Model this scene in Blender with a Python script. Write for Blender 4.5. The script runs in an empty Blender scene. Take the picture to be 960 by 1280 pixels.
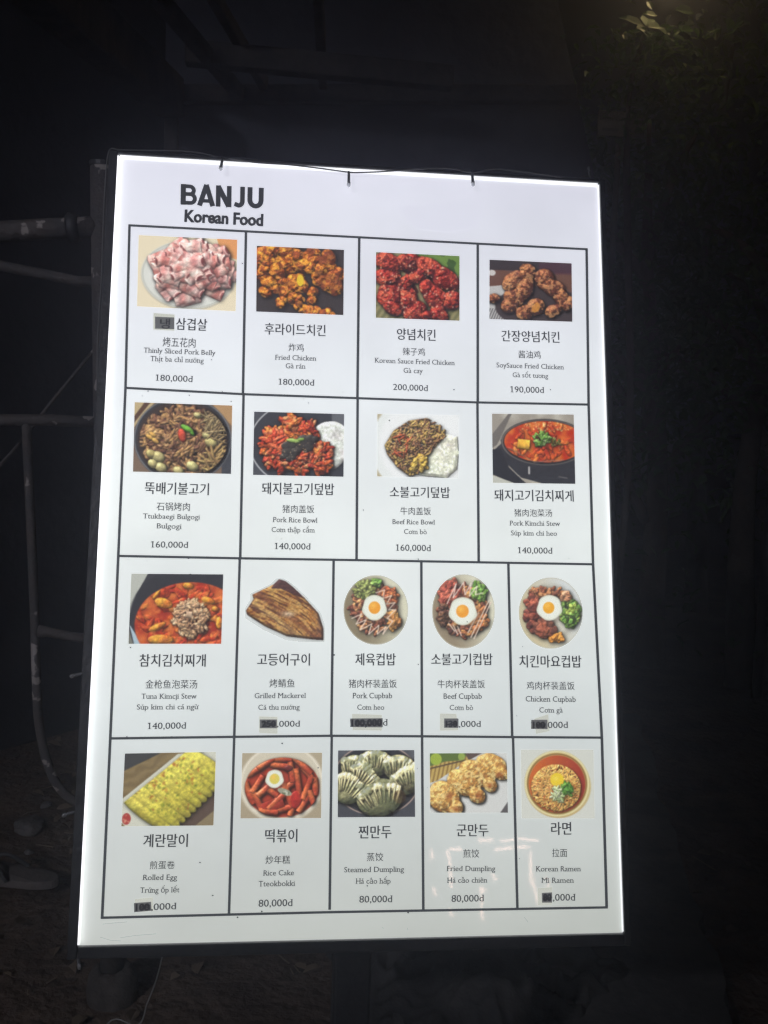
import bpy, bmesh, math, random
import numpy as np
from mathutils import Vector, Matrix, Euler

# ---------------------------------------------------------------- camera, night sky, exposure
scene = bpy.context.scene
COL = scene.collection
LEAN = math.radians(15.44)           # the menu board leans back against its posts
BC = Vector((0, 0, 1.005))           # centre of the board face
BW, BH = .6, .9070047453             # lit area of the board in metres
RX = Matrix.Rotation(-LEAN, 3, 'X')
F = 1270.0                           # focal length in photograph pixels (960 x 1280)

CAM = RX @ Vector((-.10429674, -1.17438518, -.17356054)) + BC

cam_d = bpy.data.cameras.new('camera'); cam = bpy.data.objects.new('camera', cam_d); COL.objects.link(cam)
scene.camera = cam
cam_d.sensor_fit = 'VERTICAL'; cam_d.sensor_height = 32.0; cam_d.lens = 32.0*F/1280
cam_d.clip_start = .02; cam_d.clip_end = 400
# camera axes solved from the four corners of the board (rows: right, down, forward in board axes)
AX = [Vector((0.9938033, -0.1110745, 0.0041832)), Vector((0.0223218, 0.1625668, -0.9864450)), Vector((0.1088888, 0.9804257, 0.1640388))]
AX = [(RX @ a).normalized() for a in AX]
cam.matrix_world = Matrix(((AX[0].x, -AX[1].x, -AX[2].x, CAM.x), (AX[0].y, -AX[1].y, -AX[2].y, CAM.y), (AX[0].z, -AX[1].z, -AX[2].z, CAM.z), (0, 0, 0, 1)))

world = bpy.data.worlds.new('World'); scene.world = world; world.use_nodes = True
nt = world.node_tree; bg = nt.nodes['Background']
sky = nt.nodes.new('ShaderNodeTexSky'); sky.sky_type = 'NISHITA'; sky.sun_disc = False
sky.sun_elevation = math.radians(-9); sky.sun_rotation = math.radians(200)
nt.links.new(sky.outputs[0], bg.inputs[0]); bg.inputs[1].default_value = .05
moon_d = bpy.data.lights.new('moon', 'SUN'); moon_d.energy = .004; moon_d.angle = math.radians(.5); moon_d.color = (.8, .87, 1)
moon = bpy.data.objects.new('moon', moon_d); COL.objects.link(moon); moon.rotation_euler = (math.radians(38), 0, math.radians(-30))
vs = scene.view_settings; vs.view_transform = 'Standard'; vs.look = 'None'; vs.exposure = 0; vs.gamma = 1; vs.use_curve_mapping = False
scene.cycles.use_denoising = True; scene.cycles.max_bounces = 8; scene.cycles.volume_bounces = 0
scene.cycles.sample_clamp_indirect = 4

def ray(px, py):
    return (AX[0]*((px-480)/F) + AX[1]*((py-640)/F) + AX[2])
def at(px, py, Y):
    """the point of the place seen at photograph pixel (px, py), on the vertical plane y = Y"""
    d = ray(px, py); return CAM + d*((Y-CAM.y)/d.y)
def onz(px, py, Z=0.):
    d = ray(px, py); return CAM + d*((Z-CAM.z)/d.z)
BN = RX @ Vector((0, -1, 0))         # normal of the board face, towards the reader
BU = RX @ Vector((0, 0, 1)); BR = Vector((1, 0, 0))
def onb(px, py, off=0.):
    """pixel -> point on the board face, off metres in front of it"""
    d = ray(px, py); t = (BC+BN*off-CAM).dot(BN)/d.dot(BN); return CAM + d*t
def bd(x, z, off=0.):
    """board coordinates (metres from the centre of the lit face) -> world"""
    return BC + BR*x + BU*z + BN*off

# ---------------------------------------------------------------- helpers
random.seed(7); rnd = random.random
MATS = {}
def mat(name, col, rough=.6, metal=0., noise=None, bump=0., scale=8., spec=.5, col2=None, detail=6, contrast=(.4, .62), bscale=None, dist=.01):
    m = bpy.data.materials.new(name); m.use_nodes = True; n = m.node_tree.nodes; L = m.node_tree.links
    b = n['Principled BSDF']; b.inputs['Base Color'].default_value = (*col, 1); b.inputs['Roughness'].default_value = rough
    b.inputs['Metallic'].default_value = metal; b.inputs['Specular IOR Level'].default_value = spec
    tc = n.new('ShaderNodeTexCoord')
    if col2:
        t = n.new('ShaderNodeTexNoise'); t.inputs['Scale'].default_value = scale; t.inputs['Detail'].default_value = detail; t.inputs['Roughness'].default_value = .65
        r = n.new('ShaderNodeValToRGB'); r.color_ramp.elements[0].position = contrast[0]; r.color_ramp.elements[1].position = contrast[1]
        r.color_ramp.elements[0].color = (*col, 1); r.color_ramp.elements[1].color = (*col2, 1)
        L.new(tc.outputs['Object'], t.inputs['Vector']); L.new(t.outputs['Fac'], r.inputs[0]); L.new(r.outputs[0], b.inputs['Base Color'])
    if bump:
        t2 = n.new('ShaderNodeTexNoise'); t2.inputs['Scale'].default_value = bscale or scale*3; t2.inputs['Detail'].default_value = 8
        bp = n.new('ShaderNodeBump'); bp.inputs['Strength'].default_value = bump; bp.inputs['Distance'].default_value = dist
        L.new(tc.outputs['Object'], t2.inputs['Vector']); L.new(t2.outputs['Fac'], bp.inputs['Height']); L.new(bp.outputs[0], b.inputs['Normal'])
    MATS[name] = m; return m
def emat(name, base, emit, strength=1., rough=.5, sample=True, spec=.5):
    m = bpy.data.materials.new(name); m.use_nodes = True; b = m.node_tree.nodes['Principled BSDF']
    b.inputs['Base Color'].default_value = (*base, 1); b.inputs['Roughness'].default_value = rough; b.inputs['Specular IOR Level'].default_value = spec
    b.inputs['Emission Color'].default_value = (*emit, 1); b.inputs['Emission Strength'].default_value = strength
    if not sample: m.cycles.emission_sampling = 'NONE'
    return m
def empty(name, label, cat, loc=(0, 0, 0), group=None):
    o = bpy.data.objects.new(name, None); COL.objects.link(o); o.location = loc; o.empty_display_size = .1
    return tag(o, label, cat, group)
def tag(o, label=None, cat=None, group=None, kind=None):
    if label: o['label'] = label
    if cat: o['category'] = cat
    if group: o['group'] = group
    if kind: o['kind'] = kind
    return o
def root_loc(p):
    v = Vector((0, 0, 0))
    while p is not None: v = v + Vector(p.location); p = p.parent
    return v
def obj(name, bm, m, parent=None, smooth=False, loc=None):
    """link one mesh object; bm is in world coordinates"""
    me = bpy.data.meshes.new(name)
    off = root_loc(parent) if parent is not None else Vector(loc or (0, 0, 0))
    bmesh.ops.translate(bm, verts=bm.verts, vec=-off)
    bm.normal_update(); bm.to_mesh(me); bm.free()
    for x in (m if isinstance(m, (list, tuple)) else [m]): me.materials.append(x)
    if smooth:
        for p in me.polygons: p.use_smooth = True
    o = bpy.data.objects.new(name, me); COL.objects.link(o)
    if parent is not None: o.parent = parent
    else: o.location = off
    return o
def box8(bm, pts):
    v = [bm.verts.new(p) for p in pts]
    for f in ((3, 2, 1, 0), (4, 5, 6, 7), (1, 5, 4, 0), (2, 6, 5, 1), (3, 7, 6, 2), (0, 4, 7, 3)): bm.faces.new([v[i] for i in f])
    return v
def box(bm, x0, x1, y0, y1, z0, z1):
    return box8(bm, [(x0, y0, z0), (x1, y0, z0), (x1, y1, z0), (x0, y1, z0), (x0, y0, z1), (x1, y0, z1), (x1, y1, z1), (x0, y1, z1)])
def bbox(bm, x0, x1, z0, z1, o0, o1):
    """a box in board coordinates"""
    return box8(bm, [bd(x0, z0, o1), bd(x1, z0, o1), bd(x1, z0, o0), bd(x0, z0, o0), bd(x0, z1, o1), bd(x1, z1, o1), bd(x1, z1, o0), bd(x0, z1, o0)])
def tube(bm, pts, r, n=10, cap=True):
    pts = [Vector(p) for p in pts]; rs = r if isinstance(r, (list, tuple)) else [r]*len(pts); rings = []
    up = None
    for i, p in enumerate(pts):
        t = (pts[min(i+1, len(pts)-1)]-pts[max(i-1, 0)]).normalized()
        a = up if up is not None and abs(up.dot(t)) < .95 else (Vector((0, 0, 1)) if abs(t.z) < .9 else Vector((1, 0, 0)))
        s = t.cross(a).normalized(); u = s.cross(t).normalized(); up = u
        rings.append([bm.verts.new(p+(s*math.cos(k*2*math.pi/n)+u*math.sin(k*2*math.pi/n))*rs[i]) for k in range(n)])
    for a, b in zip(rings, rings[1:]):
        for k in range(n): bm.faces.new((a[k], a[(k+1) % n], b[(k+1) % n], b[k]))
    if cap: bm.faces.new(rings[0][::-1]); bm.faces.new(rings[-1])
def curve(pts, n=8):
    """Catmull-Rom through the points"""
    P = [Vector(p) for p in pts]; P = [P[0]*2-P[1]]+P+[P[-1]*2-P[-2]]; out = []
    for i in range(1, len(P)-2):
        for k in range(n):
            t = k/n; a, b, c, d = P[i-1:i+3]
            out.append(.5*((2*b)+(c-a)*t+(2*a-5*b+4*c-d)*t*t+(3*b-a-3*c+d)*t**3))
    out.append(P[-2]); return out
def bev(o, w=.002, seg=2):
    m = o.modifiers.new('bevel', 'BEVEL'); m.width = w; m.segments = seg; m.limit_method = 'ANGLE'; return o
def hash2(x, y): return math.sin(x*12.9898+y*78.233)*43758.5453 % 1
def vnoise(x, y):
    ix, iy = math.floor(x), math.floor(y); fx, fy = x-ix, y-iy; fx = fx*fx*(3-2*fx); fy = fy*fy*(3-2*fy)
    return (hash2(ix, iy)*(1-fx)+hash2(ix+1, iy)*fx)*(1-fy)+(hash2(ix, iy+1)*(1-fx)+hash2(ix+1, iy+1)*fx)*fy
def fbm(x, y, o=4):
    return sum(vnoise(x*2**k+k*17, y*2**k-k*9)*.5**k for k in range(o))/sum(.5**k for k in range(o))
# ---------------------------------------------------------------- printed dish pictures (painted procedurally)
class Pic:
    """A small painter: layers of flat shapes and a height buffer of lumps, shaded at the end."""
    def __init__(s, ar, seed, n=112):
        s.rng = np.random.default_rng(seed)
        s.w = n; s.h = max(24, int(n/ar)); s.W = s.w*2; s.H = s.h*2; s.ar = ar
        s.X, s.Y = np.meshgrid((np.arange(s.W)+.5)/s.W*ar, (np.arange(s.H)+.5)/s.H)
        s.col = np.zeros((s.H, s.W, 3)); s.z = np.zeros((s.H, s.W)); s.rough = np.zeros((s.H, s.W))
        s.alpha = np.ones((s.H, s.W))
    def noise(s, sc, oct=3):
        out = np.zeros((s.H, s.W)); amp = 1; tot = 0
        for o in range(oct):
            gy, gx = int(sc*2**o)+2, int(sc*2**o*s.ar)+2
            g = s.rng.random((gy+1, gx+1))
            y = s.Y*(gy-1); x = s.X/s.ar*(gx-1)
            iy = y.astype(int); ix = x.astype(int); fy = y-iy; fx = x-ix
            fy = fy*fy*(3-2*fy); fx = fx*fx*(3-2*fx)
            out += amp*((g[iy, ix]*(1-fx)+g[iy, ix+1]*fx)*(1-fy)+(g[iy+1, ix]*(1-fx)+g[iy+1, ix+1]*fx)*fy)
            tot += amp; amp *= .55
        return out/tot
    def fb(s, u, v, oct=3):
        if not hasattr(s, 'lat'): s.lat = s.rng.random((64, 64))
        out = 0; amp = 1; tot = 0
        for o in range(oct):
            uu = u*2**o+o*7.3; vv = v*2**o+o*3.1; iu = np.floor(uu).astype(int); iv = np.floor(vv).astype(int); fu = uu-iu; fv = vv-iv
            fu = fu*fu*(3-2*fu); fv = fv*fv*(3-2*fv); g = lambda a, b: s.lat[a % 64, b % 64]
            out = out+amp*((g(iu, iv)*(1-fu)+g(iu+1, iv)*fu)*(1-fv)+(g(iu, iv+1)*(1-fu)+g(iu+1, iv+1)*fu)*fv); tot += amp; amp *= .6
        return out/tot
    def rice(s, m, base=(236, 238, 230)):
        n = s.noise(40, 2); s.mix(m, base); s.mix(m*np.clip((.5-n)*2.2, 0, .3), (190, 192, 176)); s.mix(m*np.clip((n-.56)*5, 0, .8), (250, 250, 246)); s.z += .05*s.blur(m, 8)*m
    def c(s, rgb): return np.array(rgb, float)/255
    def fill(s, rgb): s.col[:] = s.c(rgb)
    def mix(s, m, rgb):
        m = np.clip(m, 0, 1)[..., None]; s.col = s.col*(1-m)+s.c(rgb)*m
    def mixf(s, m, ca, cb, t):
        m = np.clip(m, 0, 1)[..., None]; t = np.clip(t, 0, 1)[..., None]
        s.col = s.col*(1-m)+(s.c(ca)*(1-t)+s.c(cb)*t)*m
    def d(s, cx, cy, rx, ry, rot=0):
        ca, sa = math.cos(rot), math.sin(rot); dx = s.X-cx; dy = s.Y-cy
        return np.hypot((dx*ca+dy*sa)/rx, (-dx*sa+dy*ca)/ry)
    def ell(s, cx, cy, rx, ry, rgb, rot=0, soft=.04):
        m = np.clip((1-s.d(cx, cy, rx, ry, rot))/soft+.5, 0, 1); s.mix(m, rgb); return m
    def ring(s, cx, cy, rx, ry, rgb, wd=.03, rot=0, k=1):
        m = np.clip(1.3-np.abs(s.d(cx, cy, rx, ry, rot)-1)/wd, 0, 1)*k; s.mix(m, rgb); return m
    def polym(s, pts):
        m = np.zeros((s.H, s.W), bool); n = len(pts)
        for i in range(n):
            x1, y1 = pts[i]; x2, y2 = pts[(i+1) % n]
            if y1 == y2: continue
            cond = ((y1 > s.Y) != (y2 > s.Y)) & (s.X < (x2-x1)*(s.Y-y1)/(y2-y1)+x1)
            m ^= cond
        return m.astype(float)
    def poly(s, pts, rgb): m = s.polym(pts); s.mix(m, rgb); return m
    def line(s, x1, y1, x2, y2, wd, rgb, k=1):
        L = math.hypot(x2-x1, y2-y1)+1e-9; t = np.clip(((s.X-x1)*(x2-x1)+(s.Y-y1)*(y2-y1))/L/L, 0, 1)
        dd = np.hypot(s.X-x1-t*(x2-x1), s.Y-y1-t*(y2-y1))
        s.mix(np.clip(1.5-dd/wd, 0, 1)*k, rgb)
    def lump(s, cx, cy, rx, ry, rot, z0, hz, ca, cb=None, stripes=0, rough=0., p=2., mask=None, ph=0, end=None):
        R = max(rx, ry)*1.02
        x0 = max(0, int((cx-R)/s.ar*s.W)); x1 = min(s.W, int((cx+R)/s.ar*s.W)+2)
        y0 = max(0, int((cy-R)*s.H)); y1 = min(s.H, int((cy+R)*s.H)+2)
        if x0 >= x1 or y0 >= y1: return
        sl = (slice(y0, y1), slice(x0, x1)); ct, st = math.cos(rot), math.sin(rot)
        dx = s.X[sl]-cx; dy = s.Y[sl]-cy; lx = (dx*ct+dy*st)/rx; ly = (-dx*st+dy*ct)/ry
        if p > 4: r = np.maximum(np.abs(lx), np.abs(ly)); zz = z0+hz*np.sqrt(np.clip(1-ly*ly, 0, 1))
        else: r = np.hypot(lx, ly); zz = z0+hz*np.sqrt(np.clip(1-r*r, 0, 1))
        ok = (r < 1) & (zz > s.z[sl])
        if mask is not None: ok &= mask[sl] > .5
        ca = s.c(ca); cb = ca if cb is None else s.c(cb)
        t = .5+.5*np.sin(lx*stripes+ph+ly*.7) if stripes else s.rng.random()*np.ones_like(r)
        colr = ca*(1-t[..., None])+cb*t[..., None]
        if end is not None:
            e = np.hypot((lx-.95)/.32, ly/.85) < 1
            colr = np.where((e & (np.hypot((lx-.97)/.2, ly/.6) < 1))[..., None], s.c(end), np.where(e[..., None], ca*.5+cb*.6, colr))
        s.z[sl] = np.where(ok, zz, s.z[sl]); s.rough[sl] = np.where(ok, rough, s.rough[sl])
        s.col[sl] = np.where(ok[..., None], colr, s.col[sl])
    def inside(s, cx, cy, rx, ry, k=.95):
        while True:
            a, b = s.rng.uniform(-1, 1, 2)
            if a*a+b*b < k*k: return cx+a*rx, cy+b*ry, a*a+b*b
    def heap(s, n, cx, cy, rx, ry, size, cols, z0=.02, dome=.12, thin=.4, rough=.02, stripes=0, mask=None, hz=.5, p=2., end=None, rot=None, jit=.03):
        for i in range(n):
            x, y, rr = s.inside(cx, cy, rx, ry); k = s.rng.uniform(.7, 1.3)
            a, b = cols[s.rng.integers(len(cols))]
            s.lump(x, y, size*k, size*k*thin, s.rng.uniform(0, 6.28) if rot is None else rot+s.rng.normal(0, .25), z0+dome*(1-rr)+s.rng.uniform(-jit, jit),
                   size*hz, a, b, stripes, rough, p, mask, s.rng.uniform(0, 6), end)
    def specks(s, n, cx, cy, rx, ry, size, rgbs, k=.9, mask=None):
        for i in range(n):
            x, y, _ = s.inside(cx, cy, rx, ry); r = size*s.rng.uniform(.6, 1.3)
            m = np.clip(1.4-s.d(x, y, r, r*.6, s.rng.uniform(0, 3)), 0, 1)*k
            if mask is not None: m = m*mask
            s.mix(m, rgbs[s.rng.integers(len(rgbs))])
    def blur(s, a, r):
        for ax in (0, 1):
            p = np.pad(a, [(r, r) if i == ax else (0, 0) for i in (0, 1)], mode='edge')
            cs = np.cumsum(np.insert(p, 0, 0, axis=ax), axis=ax)
            n = a.shape[ax]; i0 = np.take(cs, range(0, n), axis=ax); i1 = np.take(cs, range(2*r+1, n+2*r+1), axis=ax)
            a = (i1-i0)/(2*r+1)
        return a
    def shade(s, k=1., ao=3., spec=.12, nsc=26):
        s.z = s.z+s.rough*(s.noise(nsc, 3)-.5)*2
        z = s.z*s.H; gy, gx = np.gradient(z)
        nl = np.sqrt(gx*gx+gy*gy+1); l = np.array([-.35, -.62, .70])
        nd = (-gx*l[0]-gy*l[1]+l[2])/nl
        f = (.42+.58*np.clip(nd, 0, 1)/l[2])
        f = 1+(f-1)*k; bz = s.blur(s.blur(s.z, max(2, s.H//34)), max(2, s.H//34)); sh = max(2, s.H//48)
        bz = np.pad(bz, ((sh, 0), (sh, 0)), mode='edge')[:s.H, :s.W]; occ = np.clip(bz-s.z, 0, 1)
        f *= np.clip(1-ao*occ*2.6, .25, 1); lm = (s.z > .02)*1.
        f *= 1+lm*(s.noise(30, 3)-.5)*.5; tint = (s.noise(7, 2)-.5)[..., None]*lm[..., None]*np.array([.10, .16, .12]); s.col = s.col*(1+tint)
        s.col = np.clip(s.col*f[..., None]+(spec*np.clip((nd-.82)/.18, 0, 1)**3*(s.z > .01))[..., None], 0, 1)
    def finish(s, grain=.03, fade=(60, 62, 66), fk=.16):
        g = s.col.mean(-1, keepdims=True); s.col = np.clip(g+(s.col-g)*1.08, 0, 1); fk *= .6
        s.col = s.col*.4+.6*np.stack([s.blur(s.col[..., k], 1) for k in range(3)], -1)
        s.col += (s.rng.random((s.H, s.W, 1))-.5)*grain*1.2
        s.col = s.col*(1-fk)+s.c(fade)*fk*1.0+.02
        q = np.clip(s.col, 0, 1).reshape(s.h, 2, s.w, 2, 3).mean((1, 3))
        al = s.alpha.reshape(s.h, 2, s.w, 2).mean((1, 3))
        return q, al

PK = [((196, 132, 126), (226, 198, 188)), ((208, 154, 146), (234, 212, 202)), ((178, 108, 100), (220, 184, 172))]
GOLD = [((206, 134, 48), (150, 84, 42)), ((216, 150, 56), (140, 76, 46)), ((140, 78, 48), (180, 106, 46))]
RED = [((172, 52, 40), (120, 28, 26)), ((196, 84, 60), (140, 40, 34))]
SOY = [((156, 92, 58), (108, 58, 42)), ((180, 116, 72), (126, 70, 48))]
MEAT = [((112, 78, 58), (150, 112, 80)), ((140, 104, 72), (176, 140, 100)), ((86, 58, 48), (120, 84, 62))]
STEW = [((204, 92, 44), (172, 58, 34)), ((222, 138, 66), (198, 94, 44)), ((170, 52, 32), (198, 82, 44))]
RICE = [((236, 238, 226), (222, 226, 210)), ((244, 244, 236), (226, 230, 214))]
GREEN = [((120, 160, 72), (84, 124, 52)), ((156, 190, 100), (100, 144, 64))]

def dish_pork_belly(ar):
    p = Pic(ar, 1); p.fill((226, 214, 184)); p.mix(p.d(ar*1.02, -.08, .30, .36) < 1, (216, 148, 92))
    cx = ar*.51
    p.ell(cx, .545, ar*.475, .475, (176, 170, 150)); p.ell(cx, .525, ar*.475, .475, (214, 216, 208)); p.ring(cx, .525, ar*.46, .46, (186, 188, 178), .02); p.ell(cx, .52, ar*.38, .39, (226, 224, 218), soft=.15)
    for i in range(90):
        x, y, rr = p.inside(cx+.01, .47, ar*.42, .42)
        a, b = PK[p.rng.integers(3)]; k = p.rng.uniform(.8, 1.15)
        p.lump(x, y, .125*k, .085*k, p.rng.choice([-.5, .3, .9, 2.6, 3.4, -.2])+p.rng.normal(0, .2), .04+.22*(1-rr)+p.rng.uniform(-.03, .03)-.06*y, .06, a, b, 4.5, .006, 6, None, p.rng.uniform(0, 6), (120, 62, 62))
    p.shade(.9, 3.2, .06); return p.finish(.03, (200, 190, 190), .14)
def dish_fried_chicken(ar):
    p = Pic(ar, 2); p.fill((46, 42, 44))
    pts = [(.10, .12, .14), (.28, .14, .16), (.5, .1, .14), (.66, .12, .14), (.86, .16, .16), (.36, .3, .12), (.56, .26, .13), (.08, .36, .12), (.2, .42, .15), (.16, .6, .13), (.26, .66, .12),
           (.8, .42, .15), (.92, .56, .14), (.74, .5, .1), (.44, .56, .14), (.42, .72, .12), (.5, .8, .09), (.63, .68, .1), (.66, 1.0, .13), (.82, .98, .1), (.1, .22, .1), (.96, .36, .1), (.3, .84, .08)]
    for x, y, r in pts:
        for j in range(6):
            a, b = GOLD[p.rng.integers(3)]
            p.lump(x*ar+p.rng.normal(0, r*.45), y+p.rng.normal(0, r*.4), r*.8, r*.62, p.rng.uniform(0, 3), .05+.1*p.rng.random(), .12, a, b, 4, .03)
    p.shade(1.4, 4.2, .22, 26)
    n = p.noise(26, 3); m = (p.z > .03)*1.; p.mix(np.clip((n-.52)*8, 0, 1)*m*.55, (240, 192, 92)); p.mix(np.clip((.44-n)*9, 0, .5)*m, (110, 58, 36)); n = p.noise(6, 2); p.mix(np.clip((.42-n)*7, 0, .5)*m, (92, 50, 38))
    p.mix(p.d(.5*ar, .5, .05, .09) < 1, (206, 196, 60)); p.col = np.clip(p.col*np.array([1.12, 1.0, .88]), 0, 1); p.mix((p.z < .02)*.4, (60, 58, 62)); return p.finish(.06)
def dish_red_chicken(ar):
    p = Pic(ar, 3); p.fill((150, 140, 100)); n = p.noise(8)
    p.mix((p.Y < .3)*(p.X > .4*ar)*1., (104, 134, 62)); p.mix((n > .55)*(p.Y < .3)*(p.X > .4*ar), (58, 84, 40))
    p.mix((p.Y > .8)*(.5+.5*np.sin(p.X*60+p.Y*40)), (108, 106, 70))
    for x, y, rx, ry, a in [(.14, .14, .2, .14, .3), (.38, .14, .14, .15, 0), (.12, .36, .22, .12, -.3), (.62, .2, .22, .11, .5), (.84, .36, .22, .15, .3), (.52, .34, .16, .1, -.8), (.6, .52, .16, .12, 1),
                        (.18, .62, .2, .17, -.5), (.2, .82, .16, .12, .4), (.4, .7, .2, .15, 1.2), (.46, .86, .2, .14, 0), (.36, .46, .07, .14, 0), (.72, .66, .24, .16, .8), (.9, .68, .15, .14, 0), (.76, .88, .14, .11, 1.2), (.58, .96, .1, .08, 0)]:
        for j in range(5):
            c1, c2 = RED[p.rng.integers(2)]
            p.lump(x*ar+p.rng.normal(0, .03), y+p.rng.normal(0, .03), rx*.85, ry*.85, a+p.rng.normal(0, .2), .05+.05*p.rng.random(), .13, c1, c2, 3, .03)
    p.mix(p.d(.4*ar, .18, .13, .14) < 1, (92, 26, 26)); p.mix((p.d(.62*ar, .34, .1, .035, .6) < 1)*.9, (60, 26, 26)); p.mix((p.d(.22*ar, .44, .13, .04, -.2) < 1)*.9, (66, 26, 26)); p.mix((p.d(.46*ar, .52, .1, .03, 1) < 1)*.9, (66, 22, 24))
    p.shade(1.1, 3.8, .2); m = (p.z > .05)*1.; n = p.noise(22, 3); p.mix(m*np.clip((n-.57)*6, 0, .5), (214, 96, 66)); p.mix(m*np.clip((.42-n)*7, 0, .75), (84, 22, 22))
    p.specks(170, .5*ar, .5, .6*ar, .55, .016, [(240, 206, 160), (232, 170, 130), (250, 230, 210)], .75, m); return p.finish(.04)
def dish_soy_chicken(ar):
    p = Pic(ar, 4); p.fill((52, 44, 46)); p.mix((p.Y > .17)*(p.Y < .5)*.8, (112, 74, 58)); p.mix((p.Y < .2)*(p.X > .6*ar)*.7, (74, 44, 56))
    p.poly([(0, .45), (.3*ar, .4), (.2*ar, 1), (0, 1)], (190, 188, 186)); p.mix((p.X < .22*ar)*(p.Y > .82)*(np.sin(p.X*150+p.Y*60) > .2), (86, 82, 84)); p.ell(.03*ar, .22, .06, .05, (206, 200, 196)); p.ell(.62*ar, .78, .55*ar, .36, (58, 48, 48))
    for x, y, rx, ry, a in [(.47, .15, .13, .1, .2), (.3, .36, .18, .14, -.5), (.4, .46, .15, .22, .35), (.3, .62, .16, .14, -.7), (.22, .78, .12, .1, 0), (.66, .26, .16, .12, .3), (.74, .4, .24, .12, .75), (.88, .58, .2, .1, 1.05), (.95, .68, .1, .1, 0),
                        (.55, .76, .13, .13, .9), (.42, .86, .12, .1, 0), (.77, .82, .12, .09, -.8), (.05, .64, .07, .06, 0)]:
        for j in range(6):
            c1, c2 = SOY[p.rng.integers(2)]
            p.lump(x*ar+p.rng.normal(0, .03), y+p.rng.normal(0, .03), rx*.92, ry*.9, a+p.rng.normal(0, .2), .05+.05*p.rng.random(), .14, c1, c2, 3, .03)
    p.shade(1.1, 3.6, .2, 30); m = (p.z > .05)*1.; n = p.noise(24, 3); p.mix(m*np.clip((n-.55)*7, 0, .6), (216, 160, 108)); p.mix(m*np.clip((.44-n)*7, 0, .7), (78, 42, 34))
    p.mix((p.d(.56*ar, .78, .06, .09, .5) < 1)*.8, (206, 140, 60)); p.specks(90, .42*ar, .42, .34*ar, .4, .014, [(226, 190, 150), (206, 150, 110)], .6, m); return p.finish(.05)
def pot(p, cx, cy, rx, ry, rim=(120, 122, 126), dark=(50, 50, 54), inner=.9):
    p.ell(cx, cy, rx, ry, dark); p.ring(cx, cy, rx*.985, ry*.985, rim, .014); p.ell(cx, cy+.01, rx*inner, ry*inner, (58, 46, 42))
def dish_bulgogi(ar):
    p = Pic(ar, 5); p.fill((120, 100, 84)); p.poly([(0, 0), (.2*ar, 0), (0, .36)], (190, 170, 130)); p.poly([(.1*ar, 0), (.16*ar, 0), (0, .3), (0, .2)], (84, 60, 48)); p.poly([(.8*ar, 0), (ar, 0), (ar, .3)], (176, 140, 100)); p.mix((p.X > .9*ar)*(p.Y > .5), (60, 62, 68))
    cx = ar*.5; pot(p, cx, .52, ar*.5, .62, inner=.93); m = (p.d(cx+.01, .53, ar*.45, .53) < 1)*1.
    p.heap(420, cx, .54, ar*.45, .52, .09, MEAT+[((150, 112, 74), (190, 150, 100))], .02, .14, .3, .02, 5, m)
    p.heap(60, ar*.84, .3, .13, .26, .16, [((170, 150, 112), (130, 108, 76))], .14, .05, .09, 0, 0, m)
    p.heap(40, ar*.84, .82, .16, .2, .16, [((176, 150, 96), (130, 100, 66))], .14, .05, .14, 0, 0, m)
    for x, y, r in [(.79, .55, .085), (.74, .45, .06), (.25, .78, .09), (.18, .74, .07), (.2, .88, .07), (.28, .93, .08), (.64, .16, .05), (.6, .9, .08), (.46, .97, .07)]:
        p.lump(x*ar, y, r*1.1, r*.85, .5, .18, .08, (206, 196, 140), (186, 172, 112))
    for x, y in [(.16, .5), (.22, .55), (.19, .46)]: p.lump(x*ar, y, .06, .03, .6, .17, .03, (206, 160, 90))
    p.lump(.49*ar, .46, .055, .1, -.25, .25, .05, (188, 52, 40), (206, 90, 66)); p.lump(.54*ar, .36, .1, .04, .5, .26, .04, (104, 168, 60), (140, 190, 84)); p.lump(.59*ar, .42, .05, .025, .9, .26, .03, (90, 150, 50))
    p.shade(.95, 2.6, .1); return p.finish(.05, (70, 70, 66), .12)
def dish_pork_rice(ar):
    p = Pic(ar, 6); p.fill((70, 72, 78)); p.ell(.62*ar, .48, .66*ar, .68, (52, 53, 58)); p.ring(.6*ar, .5, .64*ar, .7, (196, 198, 200), .014)
    p.mix((p.X > .86*ar)*(p.Y < .3)*.5, (140, 142, 146)); mr = (p.d(.82*ar, .52, .24*ar+.05*p.noise(9), .43, .5) < .96)*1.
    p.rice(mr)
    cols = STEW+[((150, 40, 28), (190, 76, 44)), ((210, 140, 90), (170, 80, 50))]
    for cx, cy, rx, ry, n in [(.42, .62, .34, .36, 150), (.42, .24, .12, .2, 50), (.2, .48, .12, .24, 50), (.74, .7, .14, .26, 50), (.6, .3, .12, .18, 40)]:
        p.heap(n, cx*ar, cy, rx*ar, ry, .085, cols, .1, .12, .4, .02, 4)
    p.heap(24, .28*ar, .5, .1*ar, .2, .1, [((196, 56, 36), (220, 110, 70))], .18, .05, .35)
    for i in range(26):
        t = p.rng.random(); p.lump((.36+.3*t)*ar+p.rng.normal(0, .02), .66-.2*t+p.rng.normal(0, .05), .09, .05, -.5, .27, .03, (46, 42, 40), (66, 62, 56))
    p.lump(.44*ar, .45, .11, .035, .1, .3, .03, (132, 160, 80), (170, 190, 120)); p.lump(.52*ar, .43, .06, .03, -.2, .3, .03, (120, 150, 70))
    p.shade(1.1, 3.2, .2); m = (p.z > .1)*(p.X < .8*ar); p.specks(90, .55*ar, .68, .3*ar, .25, .011, [(240, 220, 190), (230, 190, 140)], .8, m*1.); return p.finish(.05)
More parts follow.
